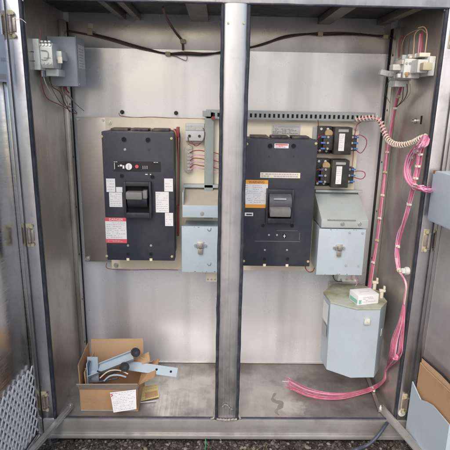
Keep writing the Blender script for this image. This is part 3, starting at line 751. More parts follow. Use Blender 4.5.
MB().box(.072,.086,.080,.0835,1.196,1.214,.001).build('slide', MT['natural'], t)
for k in range(3): MB().box(.034+.011*k,.041+.011*k,.050,.062,1.2525,1.2575,.001).build('terminal_cap', MT['white'], t)
for k in range(2): MB().box(.026,.0300,.060+.035*k,.082+.035*k,1.155,1.1735,.001).build('rail_clip', MT['duct'], t)
MB().box(.040,.060,.0505,.0518,1.2085,1.2095).build('seam', MT['greyw'], t)
t.location.x -= .010
def bundle(name, label, strands, cat='wires', ties=()):
    t = thing(name, strands[0][0][-1], label, cat)
    for pts, r, mt_ in strands: MB().tube(pts, r, 8, 5).build('wire', MT[mt_], t)
    for p0, p1, rad, mt_ in ties:
        d = (Vector(p1)-Vector(p0)).normalized(); c = Vector(p0)
        m = MB(); m.cyl(c-d*.0035, c+d*.0035, rad, seg=14, bev=.0008); m.box(-.004,.004,-.004,.004,-.003,.003,.001,Matrix.Translation(c+Vector((0,-rad-.001,0)))); m.build('cable_tie', MT[mt_], t)
    return t
def pts_(l, y): return [at(p[0],p[1],y=(p[2] if len(p) > 2 else y)) for p in l]
bundle('wire_group','red and grey wires hanging below the white contactor in the upper left corner',[
 (pts_([(40,29,.06),(40.5,36,.06),(40,44,.06)],0), .0012,'redw'),
 (pts_([(41,70,.06),(42,85,.08),(47,98,.12),(58,104,.18),(66,108,.25),(72,112,.30),(77,114,.335)],0), .0014,'redw'),
 (pts_([(46,74,.10),(50,84,.12),(56,96,.16),(62,104,.22),(72,108,.28),(77,113,.335)],0), .0015,'greyw'),
 (pts_([(50,74,.12),(52,86,.14),(60,92,.18),(64,102,.24),(70,112,.30)],0), .0016,'brown'),
 (pts_([(60,86,.2),(64,92,.2),(70,98,.24),(76,104,.30),(84,111,.34)],0), .0012,'greyw'),
 (pts_([(62,86,.2),(63,92,.2),(66,100,.24),(69,108,.3)],0), .0014,'tanw'),
 (pts_([(43,74,.08),(46,84,.09),(54,98,.15),(62,105,.2)],0), .0013,'natural'),
 (pts_([(64,86,.2),(66,89,.2),(69,93,.22)],0), .0022,'redw'),
 (pts_([(66,93,.22),(70,97,.25),(72,100,.27)],0), .0026,'tie'),
 (pts_([(34,52,.03),(31,51.5,.03),(28.5,51,.025)],0), .0012,'blackw'),(pts_([(35,61,.03),(31,61,.03),(29.5,60.5,.025)],0), .0012,'blackw')])

# ================================================================== CABLE ALONG THE BACK WALL
t = thing('overhead_cable', (.6,.36,1.25), 'dark twin cable swagged across the top of the back wall with yellow ties', 'cable')
y=.356
MB().tube(pts_([(66,30),(72,31.5),(90,35),(110,40),(130,46),(150,50.5),(168,53.5),(185,52.5),(205,53.5),(225,52.5),(245,48.5),(262,45),(280,39),(300,35),(320,33.2),(345,33),(368,35),(388,37.5),(391,38)],y),.0036,8,5).build('cable', MT['brown'], t)
MB().tube(pts_([(92,33.5),(112,38.5),(132,44.5),(152,50),(168,54),(186,54.5),(205,55),(225,51),(248,48),(268,42),(285,36),(305,34),(322,35),(350,34.4),(388,36)],y-.008),.0028,8,5).build('cable', MT['blackw'], t)
MB().tube(pts_([(163,7,.09),(165,15,.15),(170,24,.26),(176,33,.33),(182,41,.355),(183,50,.352)],y),.0040,8,5).build('branch_cable', MT['brown'], t)
MB().tube(pts_([(168,54.5),(176,56.5),(186,60.5),(186.5,55),(183,52)],.350),.0012,6,5).build('loose_tie_tail', MT['greyw'], t)
for px,py in ((90.5,33),(168,54),(183,41.5),(320,34),(385,37)):
    p = at(px,py,y=.352); m = MB(); m.box(p.x-.009,p.x+.009,.3395,.3655,p.z-.007,p.z+.007,.002); m.build('cable_clip', MT['tie'], t)
m = MB(); p = at(90,26,y=.36); m.box(p.x-.008,p.x+.010,.360,.3658,p.z-.008,p.z+.010,.002); m.build('anchor', MT['natural'], t)

# ================================================================== UPPER RIGHT TERMINALS
t = thing('contactor', (1.13,.1,1.15), 'dusty white cluster of contactor blocks on the right side wall below the upper wires', 'contactor', 'white contactors on the side walls')
MB().box(1.160,1.1790,.010,.215,1.178,1.234,.003).build('rail_foot', MT['white'], t)
MB().prism([(.130,1.168),(.205,1.168),(.215,1.190),(.215,1.214),(.195,1.232),(.140,1.232),(.130,1.222)], 1.118,1.1598,'x',.002).build('body', MT['white'], t)
MB().box(1.106,1.158,.062,.1290,1.172,1.230,.004).build('middle_block', MT['white'], t)
MB().box(1.126,1.158,.008,.0615,1.186,1.224,.004).build('front_block', MT['white'], t)
MB().box(1.074,1.1178,.182,.212,1.184,1.202,.004,Matrix.Translation((1.09,.2,1.19)) @ Matrix.Rotation(.18,4,'Y') @ Matrix.Translation((-1.09,-.2,-1.19))).build('side_arm', MT['white'], t)
MB().box(1.080,1.1058,.085,.120,1.196,1.214,.003).build('coil_terminal', MT['white'], t)
MB().box(1.108,1.155,.130,.190,1.148,1.1675,.003).build('lower_block', MT['white'], t)
MB().box(1.132,1.160,-.018,.0075,1.192,1.214,.003).build('end_clamp', MT['tie'], t)
MB().box(1.112,1.118,.052,.0618,1.176,1.190,.001).build('brass_piece', paint('brass',(.55,.36,.15),.35,(.3,.2,.1),.3,30,met=.8), t)
m = MB()
for k in range(4):
    m.cyl((1.112+.0105*k,.062,1.216),(1.112+.0105*k,.0595,1.216),.0036,seg=10); m.cyl((1.112+.0105*k,.062,1.186),(1.112+.0105*k,.0595,1.186),.0036,seg=10)
    m.cyl((1.105,.070+.014*k,1.222),(1.1065,.070+.014*k,1.222),.004,seg=10)
m.build('terminal_screw', MT['zinc'], t)
m = MB()
for k in range(4): m.box(1.1035,1.106,.066+.015*k,.075+.015*k,1.176,1.190)
m.build('wire_entry', MT['greyw'], t)
random.seed(5)
for k in range(9):
    yy = .02+.021*k; zz = 1.2365+random.uniform(-.003,.004)
    MB().box(1.128+random.uniform(-.01,.01),1.165,yy,yy+.015,1.2325,zz+.006,.0015).build('terminal_cap', MT['white' if k%3 else 'natural'], t)
for k in range(5):
    yy = .075+.024*k; MB().box(1.098+random.uniform(-.008,.008),1.1058,yy,yy+.014,1.174+.006*(k%2),1.186+.006*(k%2),.0015).build('screw_shroud', MT['white'], t)
MB().box(1.1,1.104,.064,.128,1.2135,1.226,.0008).build('marker_strip', MT['natural'], t)
t.location.x += .018
bundle('wire_group','magenta and tan wires arched above the white terminal cluster in the upper right corner',[
 (pts_([(413,57,.08),(414,45,.08),(415,34,.09),(421,29,.09),(426,33,.08)],0), .0016,'tanw'),
 (pts_([(424,60,.05),(426,45,.05),(427,33,.06),(424,27,.07),(418,28,.08)],0), .0016,'tanw'),
 (pts_([(418,58,.08),(419,45,.08),(420,34,.09)],0), .0022,'pink'),(pts_([(420,59,.08),(421,46,.08),(421,34,.09)],0), .0022,'pink'),(pts_([(422,59,.07),(422.5,44,.07),(422,32,.08)],0), .0018,'redw'),
 (pts_([(399,58,.18),(399,48,.18),(400,40,.18),(404,36,.17)],0), .0020,'redw'),(pts_([(401,58,.18),(402,46,.18),(405,37,.17),(412,32,.13),(420,29,.1)],0), .0014,'tanw'),
 (pts_([(408,58,.12),(409,46,.12),(410,38,.12)],0), .0014,'brown'),(pts_([(404,58,.15),(404,44,.16),(407,35,.16)],0), .0014,'brown')])

# ================================================================== PINK BUNDLES
def strands(path, n, r, spread, mats, jit=0.0):
    out = []
    for k in range(n):
        a = 2*math.pi*k/n+.4; rad = spread*(random.uniform(.6,1.15) if k else .2)
        off = [Vector((math.cos(a+i*.35), .8*math.sin(a+i*.35), math.sin(a+i*.35)*.5))*rad*(1+random.uniform(-jit,jit)) for i in range(len(path))]
        out.append(([p+o for p, o in zip(path, off)], r, mats[k%len(mats)]))
    return out
def tiesat(path, idx, rad, mt_): return [(path[i], path[min(i+1,len(path)-1)] if i < len(path)-1 else path[i]+(path[i]-path[i-1]), rad, mt_) for i in idx]
A = [Vector(v) for v in ((1.140,.195,1.160),(1.146,.215,1.120),(1.150,.235,1.075),(1.158,.262,1.00),(1.160,.270,.93),(1.160,.270,.86),(1.159,.270,.78),(1.158,.270,.70),(1.157,.270,.62),(1.155,.270,.53),(1.148,.272,.45),(1.138,.275,.41))]
# keep the drop where the photograph has it
A = [at(*p[:2],y=p[2]) for p in ((401.5,84,.15),(398,96,.20),(395,108,.235),(390.5,130,.262),(387,152,.268),(385,172,.268),(382.5,195,.262),(379.5,218,.255),(377,240,.245),(373,262,.24),(370,283,.235),(369,291,.23))]
bundle('wire_bundle','pink wire bundle dropping straight down beside the back right corner behind the octagonal housing', strands(A,8,.0019,.0046,['dusty','pink','dusty','palepink','pink'],.35), 'wires', tiesat(A,(2,4,6,7,9),.0075,'natural')+tiesat(A,(1,5,8),.0085,'tie'))
bundle('wire_group','brown and yellow wires peeling off below the white terminal cluster on the right',[
 (pts_([(404,84,.14),(403,92,.16),(402,100,.2),(396,108,.23)],0), .0014,'brown'),(pts_([(407,84,.12),(407,93,.14),(403,101,.18),(396,107,.22)],0), .0013,'blackw'),
 (pts_([(410,84,.1),(410,93,.12),(404,101,.18)],0), .0012,'tanw'),(pts_([(390,80,.2),(386,87,.24),(386,95,.27),(390,103,.27)],0), .0011,'greenw')])
# spiral-wrapped harness
B = [at(*p[:2],y=p[2]) for p in ((356,119,.292),(366,118,.27),(375,117.5,.25),(380,121,.24),(383,129,.23),(387,138,.21),(393,143.5,.17),(402,145,.12),(412,143,.07),(420,139,.02),(426,137,-.006))]
t = thing('wrapped_harness', B[5], 'pink wires wound in white spiral wrap curving from the duct end to the right jamb', 'cable harness')
for P, r, mt_ in strands(B,4,.0026,.0042,['pink','redw','palepink']): MB().tube(P, r, 8, 5).build('wire', MT[mt_], t)
# spiral wrap
Q = []
for i in range(len(B)-1):
    a_ = B[max(i-1,0)]; b_ = B[i]; c_ = B[i+1]; d_ = B[min(i+2,len(B)-1)]
    for k in range(26):
        tt = k/26; Q.append(.5*((2*b_)+(c_-a_)*tt+(2*a_-5*b_+4*c_-d_)*tt*tt+(3*b_-a_-3*c_+d_)*tt**3))
L = 0; hel = []; ang = 0
for i in range(1, len(Q)):
    d_ = Q[i]-Q[i-1]; ang += d_.length/.0125*2*math.pi; d_.normalize()
    n_ = Vector((0,0,1))-d_*d_.z; n_.normalize(); b_ = d_.cross(n_)
    hel.append(Q[i]+(n_*math.cos(ang)+b_*math.sin(ang))*.0086)
MB().tube(hel, .0027, 6, 1, smooth=False).build('spiral_wrap', MT['natural'], t)
# coil of slack
bc = [B[-1]]+[at(*p[:2],x=p[2]) for p in ((423.5,143,1.165),(420,154,1.165),(417.5,166,1.165),(415.5,178,1.165),(413,188,1.163),(409,204,1.162),(405,220,1.162),(400,234,1.163),(397.5,246,1.163),(397,258,1.163),(399,270,1.165),(404,279,1.168),(406,286,1.17),(405,295,1.172),(404,304,1.174))]
lp = [B[-1]]+[at(*p[:2],x=p[2]) for p in ((423,144,1.158),(416,149,1.155),(410,157,1.153),(407,169,1.152),(409,180,1.153),(415,187,1.157),(422,188,1.162),(425,189.5,1.178))]+[Vector((1.214,-.034,.842)),Vector((1.232,-.050,.840))]
bundle('wire_bundle','slack loop of pale pink wires bulging from the right jamb beside the door box', strands(lp,14,.0019,.0105,['palepink','pink','palepink','palepink'],.5),'wires', tiesat(lp,(3,6),.0100,'natural')+[(lp[2]+Vector((0,0,-.004)),lp[3],.010,'white')])
bundle('wire_bundle','pink wire bundle running down the right side wall along the rubber trim', strands(bc[:12],10,.0018,.0068,['pink','palepink','dusty','pink'],.5)+strands(bc[10:],4,.0016,.0035,['palepink','pink','natural'],.4),'wires', tiesat(bc,(2,3,4,6,9,11),.0080,'natural'))
# bottom bundle
C_ = [Vector(v) for v in ((1.168,.06,.34),(1.160,.05,.27),(1.155,.045,.20),(1.150,.050,.13))]
D = [at(*p[:2],**p[2]) for p in ((404,305,{'x':1.176}),(402,323,{'x':1.172}),(398,340,{'x':1.168}),(395,357,{'x':1.163}),(392,370,{'y':.09}),(385,380,{'y':.09}),(373,389,{'z':.016}),(358,394,{'z':.009}),(340,397.5,{'z':.009}),(322,397,{'z':.009}),(306,393.5,{'z':.009}),(292,387,{'z':.010}))]
ss = []
for k in range(15):
    path = []
    f1 = random.uniform(-1,1); f2 = random.uniform(-1,1)
    for i, p in enumerate(D):
        s_ = (.4+.5*math.sin(i*1.1+k)); w = (.004,.011,.022,.022,.014,.008)[i] if i < 6 else (.010 if i < 8 else .014+.004*(i-8))
        q = p+Vector((random.uniform(-.001,.001)+f2*w*(1 if i < 6 else .2), f1*w*(.5 if i < 6 else 1.3), abs(f2)*w*.5+ (0 if i < 6 else .0015)))
        q.x = min(q.x, 1.190)
        if i >= 6: q.z = max(q.z,.004)
        path.append(q)
    path.append(path[-1]+Vector((-.004-.030*random.random(), .012*random.random()+f1*.008, .010*random.random())))
    ss.append((path,.0017,['pink','dusty','palepink','pink'][k%4]))
bundle('wire_bundle','loose pink wires sweeping across the cabinet floor with cut ends fanned out', ss,'wires', [(D[6],D[7],.0105,'natural'),(D[3],D[4],.011,'pink')])
MB_ = MB(); p = at(405,271,x=1.185); p.y -= .03
MB_.cyl((1.1980,p.y+.03,p.z),(1.184,p.y+.03,p.z),.014,seg=20,bev=.002); MB_.cyl((1.1839,p.y+.03,p.z),(1.172,p.y+.03,p.z),.010,seg=6,bev=.001)
tag(MB_.build('cable_gland', MT['white']), 'white round cable gland on the right side wall near the pink bundle', 'cable gland')
# knock-out and bolt on right wall
t = thing('wall_bolt', (1.17,.10,1.03), 'steel bolt on the right side wall beside a dark slot', 'bolt')
p = at(413,121,x=1.19); m = MB(); m.cyl((1.1980,p.y,p.z),(1.191,p.y,p.z),.009,seg=16,bev=.001); m.cyl((1.1909,p.y,p.z),(1.184,p.y,p.z),.006,seg=6); m.build('head', MT['zinc'], t)
p = at(421,120,x=1.198); m = MB(); m.box(1.1978,1.1987,p.y-.007,p.y+.005,p.z-.013,p.z+.013,.0002); m.build('wall_slot', MT['dark'], cab)

# ================================================================== OCTAGONAL TRANSFORMER HOUSING
oct_ = [(.967,.100),(.961,.188),(1.014,.268),(1.120,.274),(1.172,.205),(1.172,.108),(1.130,.050),(1.046,.046)]
oct_b = [(.974,.108),(.967,.190),(1.016,.268),(1.120,.274),(1.172,.207),(1.172,.112),(1.136,.058),(1.050,.054)]
t = thing('transformer_housing', (1.07,.2,.13), 'large pale blue octagonal transformer housing hung in the lower right corner', 'transformer housing')
MB().solid([(x,y,.130) for x,y in oct_b],[(x,y,.400) for x,y in oct_]).build('shell', MT['blue'], t)
cxm = sum(p[0] for p in oct_)/8; cym = sum(p[1] for p in oct_)/8
big = [(cxm+(x-cxm)*1.012 if x < 1.16 else x+.001, cym+(y-cym)*1.015) for x,y in oct_]
tp = MB().prism(big, .4005, .408, 'z', .0015).build('top_plate', MT['octtop'], t)
MB().box(1.02,1.14,.270,.3655,.20,.38,.002).build('wall_bracket', MT['side'], t)
m = MB(); p = at(366.5,321,y=.049); m.box(p.x-.010,p.x+.010,.0395,.0488,p.z-.010,p.z+.011,.002); lt = m.build('bracket_clip', MT['white'], t)
m = MB(); m.cyl((p.x+.004,.0392,p.z+.003),(p.x+.004,.0362,p.z+.003),.0035,seg=10); m.build('clip_screw', MT['natural'], lt)
# nameplate on the left oblique face
def face_rect(p0, p1, u0, u1, z0, z1, off):
    a = Vector((*p0,0)); b = Vector((*p1,0)); d = b-a; nn = Vector((d.y,-d.x,0)).normalized()*off
    q0 = a+d*u0+nn; q1 = a+d*u1+nn; th = nn.normalized()*.0006
    return ([(q0.x,q0.y,z0),(q1.x,q1.y,z0),(q1.x,q1.y,z1),(q0.x,q0.y,z1)], [(q0.x+th.x,q0.y+th.y,z0),(q1.x+th.x,q1.y+th.y,z0),(q1.x+th.x,q1.y+th.y,z1),(q0.x+th.x,q0.y+th.y,z1)])
a,b = face_rect((.961,.188),(.967,.100),.15,.85,.31,.385,.0015); MB().solid(a,b).build('sticker', MT['paper'], t)
a,b = face_rect((.961,.188),(.967,.100),.2,.8,.25,.30,.0018); MB().solid(a,b).build('sticker', MT['greyink'], t)
sw = MB(); p0 = Vector((1.154,.083,.30)); sw.box(-.006,.006,-.002,.0,-.014,.014,.0008,Matrix.Translation((1.1525,.0795,.30)) @ Matrix.Rotation(math.radians(54),4,'Z')); sw.build('side_tab', MT['white'], t)
m = MB()
for k in range(18):
    a0 = 2*math.pi*k/18; a1 = a0+.36; c = at(362,362,y=.054); rr_ = .012
    m.tube([(c.x+rr_*math.cos(a0),.0545,c.z+rr_*math.sin(a0)),(c.x+rr_*math.cos(a1),.0545,c.z+rr_*math.sin(a1))], .0006, 4, smooth=False)
m.build('knockout', MT['blue2'], t)
# fittings beside the housing
for lb, px, py, y_ in (('beige wire fitting behind the octagonal housing, nearest the back wall',384,289,.215),('beige wire fitting on the right edge of the octagonal housing',390,297,.135)):
    p = at(px,py,y=y_); p.x = min(p.x,1.160); t = thing('wire_fitting', (p.x,p.y,.408), lb, 'fitting', 'beige fittings beside the octagonal housing')
    m = MB(); m.cyl((p.x,p.y,.4085),(p.x,p.y,.432),.007,seg=14,bev=.001); m.build('stem', MT['natural'], t)
    m = MB(); m.box(p.x-.010,p.x+.012,p.y-.006,p.y+.006,.4325,.442,.002); m.box(p.x+.004,p.x+.011,p.y-.005,p.y+.005,.4425,.455,.002); m.build('head', MT['natural'], t)
# small carton on top
mt_ = Matrix.Translation((1.085,.105,.4085)) @ Matrix.Rotation(math.radians(14),4,'Z')
t = thing('small_carton', (1.085,.105,.4085), 'small white carton with a green end lying on top of the octagonal housing', 'carton')
MB().box(-.040,.042,-.030,.030,0,.036,.0015).build('carton_body', MT['paper'], t, mt_)
m = MB(); m.box(-.0406,-.0400,-.026,.024,.004,.018); m.box(-.036,-.026,-.0306,-.0300,.004,.020); m.build('green_print', paint('greenish', (.25,.55,.45), .5), t, mt_)
m = MB(); scrib(m,-.02,.03,-.0303,.008,.030,4,.002); m.box(-.02,.02,-.002,.0,.0361,.0363); m.build('fine_print', MT['greyink'], t, mt_)

# ================================================================== CARDBOARD BOX AND CONTENTS
t = thing('cardboard_box', (.178,.105,.002), 'open brown cardboard box full of brackets on the left of the cabinet floor', 'cardboard box')
x0,x1,y0,y1,h = .076,.283,.030,.185,.092
th = .003
MB().box(x0,x1,y0,y0+th,.001,h,.0006).box(x0,x1,y1-th,y1,.001,h).box(x0,x0+th,y0+th,y1-th,.001,h).box(x1-th,x1,y0+th,y1-th,.001,h).box(x0+th,x1-th,y0+th,y1-th,.001,.004).build('walls', MT['card'], t)
wl = bpy.data.objects['walls'] if 'walls' in bpy.data.objects else None
m = MB(); x = x0+.004
while x < x1-.004:
    m.box(x,x+.0016,y0+.0006,y0+.0024,h+.0001,h+.0009); x += .0042
m.build('corrugation', MT['cardgrey'], t)
m = MB(); m.tube([(x0+.02,y0-.0002,.060),(x0+.05,y0-.0004,.048),(x0+.09,y0-.0003,.052)], .0007, 5); m.build('crease', MT['cardgrey'], t)
m = MB(); m.box(x0+.001,x1-.001,y0-.0006,y0-.0002,.0012,.0075); m.build('damp_stain', MT['cardgrey'], t)
def flap(pts, mat, name='flap', thk=.003):
    P = [Vector(p) for p in pts]; nn = (P[1]-P[0]).cross(P[2]-P[0]).normalized()*thk
    return MB().solid(P,[p+nn for p in P]).build(name, MT[mat], t)
flap([(x0,y1-.001,h+.001),(x1,y1-.001,h+.001),(x1-.004,y1+.018,h+.108),(x0+.004,y1+.018,h+.104)],'cardin')
flap([(x0+.001,y0+.004,h+.001),(x0+.001,y1-.006,h+.001),(x0-.006,y1+.002,h+.096),(x0-.004,y0+.012,h+.088)],'card')
flap([(x0,y0,h+.0005),(x1,y0,h+.0005),(x1+.004,y0-.020,h+.036),(x0-.002,y0-.024,h+.036)],'cardgrey')
flap([(x1,y0+.03,h+.001),(x1,y1,h+.001),(x1+.060,y1-.01,h+.040),(x1+.052,y0+.06,h+.016)],'card')
flap([(x0+.018,y0+.02,h-.03),(x0+.030,y1-.02,h-.03),(x0+.020,y1-.02,h+.07),(x0+.012,y0+.025,h+.05)],'cardin','inner_divider')
def barobj(pa, pb, w, thk, rise, name, label, mat='blue3', lip=True, holes_=()):
    pa = Vector(pa); pb = Vector(pb); d = pb-pa; L = d.length; d.normalize(); sd = Vector((0,rise[0],rise[1])); sd = (sd-d*sd.dot(d)).normalized(); n_ = d.cross(sd)
    Mx = Matrix.Translation(pa) @ Matrix((d, sd, n_)).transposed().to_4x4()
    t = thing(name, pa, label, 'bracket'); 
    m = MB(); m.box(0,L,-w/2,w/2,0,thk,.0008,Mx)
    if lip: m.box(0,L,w/2-thk,w/2,thk+.0002,thk+.014,.0006,Mx); m.box(0,L,-w/2,-w/2+thk,thk+.0002,thk+.014,.0006,Mx)
    m.build('bar', MT[mat], t)
    for u in holes_:
        m = MB(); m.cyl(Mx @ Vector((u*L,0,-.0004)), Mx @ Vector((u*L,0,thk+.0004)), .0045, seg=14); m.build('bolt_hole', MT['dark'], t)
    return t
pa = at(87,374,y=.085); pb = at(133,356,y=.13)
barobj(pa, pb, .034, .003, (.75,.66), 'steel_bracket', 'pale blue channel bracket lying diagonally across the cardboard box', 'blue3')
pa = at(126,365,y=.125); pb = at(177,372.5,y=.115)
barobj(pb, pa, .033, .003, (.75,.66), 'steel_bracket', 'pale blue flat bracket with two holes sticking out right over the cardboard box edge', 'blue3', False, (.12,.40))
t_ = thing('steel_bracket', at(92,375,y=.07), 'short pale blue angle bracket standing at the left inside the cardboard box', 'bracket')
a_ = at(87,357,y=.09); b_ = at(99,382,y=.09)
MB().box(a_.x,b_.x,.090,.093,b_.z,a_.z,.0008).build('upright', MT['blue3'], t_)
MB().box(a_.x+.004,a_.x+.007,.060,.0898,b_.z,a_.z-.01,.0008).build('flange', MT['blue3'], t_)
for lb, px, py, y_ in (('black rubber roller on top of the box contents near the back flap',135,352,.125),('black rubber roller in front of the diagonal bracket in the box',124,366.5,.075)):
    p = at(px,py,y=y_); t_ = thing('roller', p, lb, 'roller', 'black rollers in the cardboard box')
    dv = Vector((.35,-.85,.35)).normalized()
    MB().cyl(p, p+dv*.020, .0165, seg=28, bev=.003).build('tyre', MT['black'], t_)
    MB().cyl(p+dv*.0201, p+dv*.022, .006, seg=16, bev=.0005).build('hub', MT['bezel'], t_)
bundle('loose_wire','white and dark wires tangled at the front of the cardboard box contents',[
 (pts_([(100,378,.05),(107,372,.05),(114,370,.05),(122,371,.06),(128,374,.06)],0), .0022,'natural'),
 (pts_([(104,381,.045),(110,376,.045),(118,375,.045),(126,377,.05)],0), .0030,'blue3'),
 (pts_([(90,381,.05),(97,382,.05),(108,380,.05),(118,378,.05)],0), .0035,'conduit'),
 (pts_([(97,371,.06),(108,374,.06),(118,371,.06),(128,371,.06)],0), .0030,'blackw'),
 (pts_([(88,376,.07),(88,367,.07),(90,361,.075)],0), .0040,'conduit')])
bundle('loose_wire','thin tan wire curl standing above the right end of the cardboard box',[
 (pts_([(128,354,.13),(131,347,.14),(136,345,.14),(139,350,.14),(141,357,.13),(148,360,.12)],0), .0010,'tanw')])
# wood offcut
tag(MB().box(-.03,.03,-.02,.02,-.006,.006,.002,Matrix.Translation(at(143,360,y=.15)) @ Matrix.Rotation(-.5,4,'Y') @ Matrix.Rotation(.5,4,'X')).build('wood_offcut', MT['cardin']), 'small pale brown offcut behind the right box flap', 'offcut')
# notes
def sheet(pts, mat, name, label, rows, bendn=0.0, kmat='greyink', cat='paper note'):
    P = [Vector(p) for p in pts]   # bl, br, tr, tl
    m = MB(); nx, nz_ = 10, 8; nn = (P[1]-P[0]).cross(P[3]-P[0]).normalized()
    def S_(u, v): return P[0].lerp(P[1],u).lerp(P[3].lerp(P[2],u),v)+nn*bendn*math.sin(math.pi*u)*(.5+.5*math.sin(3*v))
    t = thing(name, P[0], label, cat)
    grid = [[m.bm.verts.new(S_(i/nx,j/nz_)) for j in range(nz_+1)] for i in range(nx+1)]
    for i in range(nx):
        for j in range(nz_): m.bm.faces.new((grid[i][j],grid[i+1][j],grid[i+1][j+1],grid[i][j+1]))
    g2 = [[m.bm.verts.new(S_(i/nx,j/nz_)-nn*.0006) for j in range(nz_+1)] for i in range(nx+1)]
    for i in range(nx):
        for j in range(nz_): m.bm.faces.new((g2[i][j],g2[i][j+1],g2[i+1][j+1],g2[i+1][j]))
    m.build('leaf', MT[mat], t)
    if rows:
        m = MB()
        for r_ in range(rows):
            v = .92-.84*r_/(rows-1); u = .06
            while u < .9:
                w = random.uniform(.03,.11)
                if random.random() < .8:
                    hh = .012+random.random()*.02
                    m.quad([S_(u,v)+nn*.0007,S_(u+w,v)+nn*.0007,S_(u+w,v+hh)+nn*.0007,S_(u,v+hh)+nn*.0007])
                u += w+.03
        m.build('handwriting', MT[kmat], t)
    return t
bl_, br_, tr_, tl_ = at(113.5,412.5,y=.002), at(136.5,409,y=.006), at(136,389.5,y=.0225), at(110,392.5,y=.0225)
tt = sheet([bl_,br_,tr_,tl_],'paper','paper_note','white handwritten paper note leaning on the front of the cardboard box',11,.002)
m = MB(); p = at(111.5,395,y=.0195); m.tube([p+Vector((-.003,0,.003)),p+Vector((.003,-.001,.001)),p+Vector((0,-.001,-.006))],.0018,6); m.build('red_mark', MT['red'], tt)
p1,p2,p3,p4 = at(139.5,401.5,z=.004), at(159,397,z=.004), at(157.5,384,z=.022), at(139.5,387.5,z=.024)
t2_ = sheet([p1,p2,p3,p4],'yellow','instruction_card','small yellow printed card lying on the floor right of the cardboard box',5,.001,'coilpaper','card')
m = MB(); m.box(0,.062,-.004,.0,0,.0012,0,Matrix.Translation(p1+Vector((0,-.004,-.001))) @ Matrix.Rotation(.2,4,'Z')); m.build('white_edge', MT['paper'], t2_)
m = MB()
mid = lambda u,v: p1.lerp(p2,u).lerp(p4.lerp(p3,u),v)+Vector((0,-.0012,.0015))
m.quad([mid(.3,.12),mid(.95,.12),mid(.95,.5),mid(.3,.5)]); m.build('brown_block', MT['card'], t2_, smooth=False)

# ================================================================== THINGS ON THE DOORS
t = thing('door_box', mR @ Vector((.1,-.03,.745)), 'pale blue steel box with a rusty corner mounted on the inside of the right door', 'door box')
MB().box(.024,.23,-.052,-.0005,.748,.902,.003).build('case', MT['blue'], t, mR)
m = MB(); m.box(.0225,.031,-.0535,-.045,.893,.9035,.001); m.build('rusty_corner', paint('rust', (.28,.11,.05), .7, (.1,.05,.03), .6, 60), t, mR)
m = MB(); m.box(.0238,.20,-.0530,-.0522,.752,.898,.0002); m.build('cover', MT['blue'], t, mR)
t = thing('document_pocket', mR @ Vector((.15,-.03,-.03)), 'pale blue document pocket low on the inside of the right door', 'document pocket')
pk = MB(); pk.prism([(.036,-.012),(.036,.186),(.070,.168),(.095,.156),(.125,.170),(.160,.180),(.245,.176),(.245,-.012)], -.038,-.0345,'y'); pk.build('front_panel', MT['blue'], t, mR)
MB().box(.2455,.249,-.038,-.0005,-.012,.176,.0006).box(.036,.2453,-.034,-.0005,-.012,-.009).box(.2492,.30,-.0060,-.0005,-.012,.19).build('end_return', MT['blue'], t, mR)
c1 = MB().prism([(.044,.0),(.044,.262),(.078,.258),(.235,.262),(.238,.0)], -.024,-.0205,'y').build('cardboard_sheet', MT['card'], None, mR); tag(c1, 'worn brown cardboard sheet standing in the front of the document pocket', 'cardboard', 'cardboard sheets in the door pocket')
c2 = MB().prism([(.040,.0),(.040,.276),(.150,.280),(.242,.274),(.240,.0)], -.016,-.0125,'y').build('cardboard_sheet', MT['cardin'], None, mR); tag(c2, 'paler cardboard sheet with dark edge behind the front sheet in the pocket', 'cardboard', 'cardboard sheets in the door pocket')
m = MB(); m.prism([(.040,.2765),(.150,.2805),(.242,.2745),(.242,.279),(.150,.285),(.040,.281)], -.017,-.0115,'y'); m.build('dark_edge', MT['black'], c2, mR)
t = thing('round_tag', at(406.5,412,y=-.0105), 'white round sticker with a dark centre at the foot of the right jamb', 'sticker')
p = at(399.5,413,y=-.0105)
p.x = 1.2245
m = MB(); m.cyl((p.x,-.0103,p.z),(p.x,-.0125,p.z),.013,seg=24); m.build('disc', MT['white'], t); m = MB(); m.cyl((p.x,-.0126,p.z),(p.x,-.0135,p.z),.004,seg=12); m.build('centre', MT['greyink'], t)
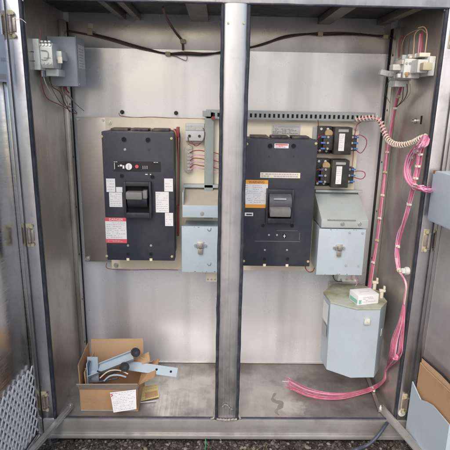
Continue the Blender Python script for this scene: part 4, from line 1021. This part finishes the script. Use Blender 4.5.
# left door: sticker pouch high up
t = thing('sticker_pouch', mL @ Vector((.1,.01,1.12)), 'pale blue sticker sheet hanging on the left door at the edge of the picture', 'sticker')
m = MB(); m.box(.020,.17,.0130,.0150,1.135,1.262,.0003); m.build('sheet', MT['bluepaper'], t, mL)
m = MB(); m.box(.030,.16,.0151,.0156,1.142,1.156); m.box(.026,.05,.0151,.0156,1.19,1.20); m.build('dark_print', MT['greyink'], t, mL)
# conduit and cord at the bottom
tag(MB().tube([at(345,454,z=-.088),at(356,449.5,z=-.083),at(366,446,y=-.07),at(374,440,y=-.06),at(380,433,y=-.05),at(384,427,y=-.035),at(387,423,y=-.015)], .0062, 12).build('black_conduit', MT['conduit']), 'dark flexible conduit curving over the sill at the right', 'conduit')
p = at(205,437,y=-.104)
tag(MB().tube([(p.x,-.024,-.070),(p.x+.002,-.030,-.080),(p.x+.001,-.045,-.088),(p.x-.002,-.07,-.091)], .0016, 6).build('green_cord', MT['green']), 'short green cord hanging below the sill', 'cord')
tag(MB().tube(pts_([(293,402,.0),(296,397,.05),(299,398,.05)],0), .0008, 5).build('wire_snip', MT['tanw']), 'tiny tan wire snip on the floor below the pink wire ends', 'wire') if False else None

# ================================================================== LIGHT
w = bpy.data.worlds.new('World'); S.world = w; w.use_nodes = True; nt = w.node_tree
sky = nt.nodes.new('ShaderNodeTexSky'); sky.sky_type = 'NISHITA'; sky.sun_disc = False
az, el = math.radians(200), math.radians(42)     # azimuth from +y clockwise: behind the viewer
sky.sun_elevation = el; sky.sun_rotation = az; sky.air_density = 1.0; sky.dust_density = 3.0; sky.ozone_density = 1.0
bg = nt.nodes['Background']; bg.inputs[1].default_value = .13; nt.links.new(sky.outputs[0], bg.inputs[0])
sd = bpy.data.lights.new('sun', 'SUN'); sd.energy = .6; sd.angle = math.radians(35); sd.color = (1,.95,.88)
so = bpy.data.objects.new('sun', sd); COL.objects.link(so)
dirv = Vector((math.sin(az)*math.cos(el), math.cos(az)*math.cos(el), math.sin(el)))
so.rotation_euler = dirv.to_track_quat('Z','Y').to_euler()
so.location = (0,-3,4)
vs = S.view_settings; vs.view_transform = 'Standard'; vs.look = 'None'; vs.gamma = 1; vs.exposure = .72; vs.use_curve_mapping = False
S.render.engine = 'CYCLES'
S.cycles.max_bounces = 10; S.cycles.glossy_bounces = 6; S.cycles.diffuse_bounces = 5
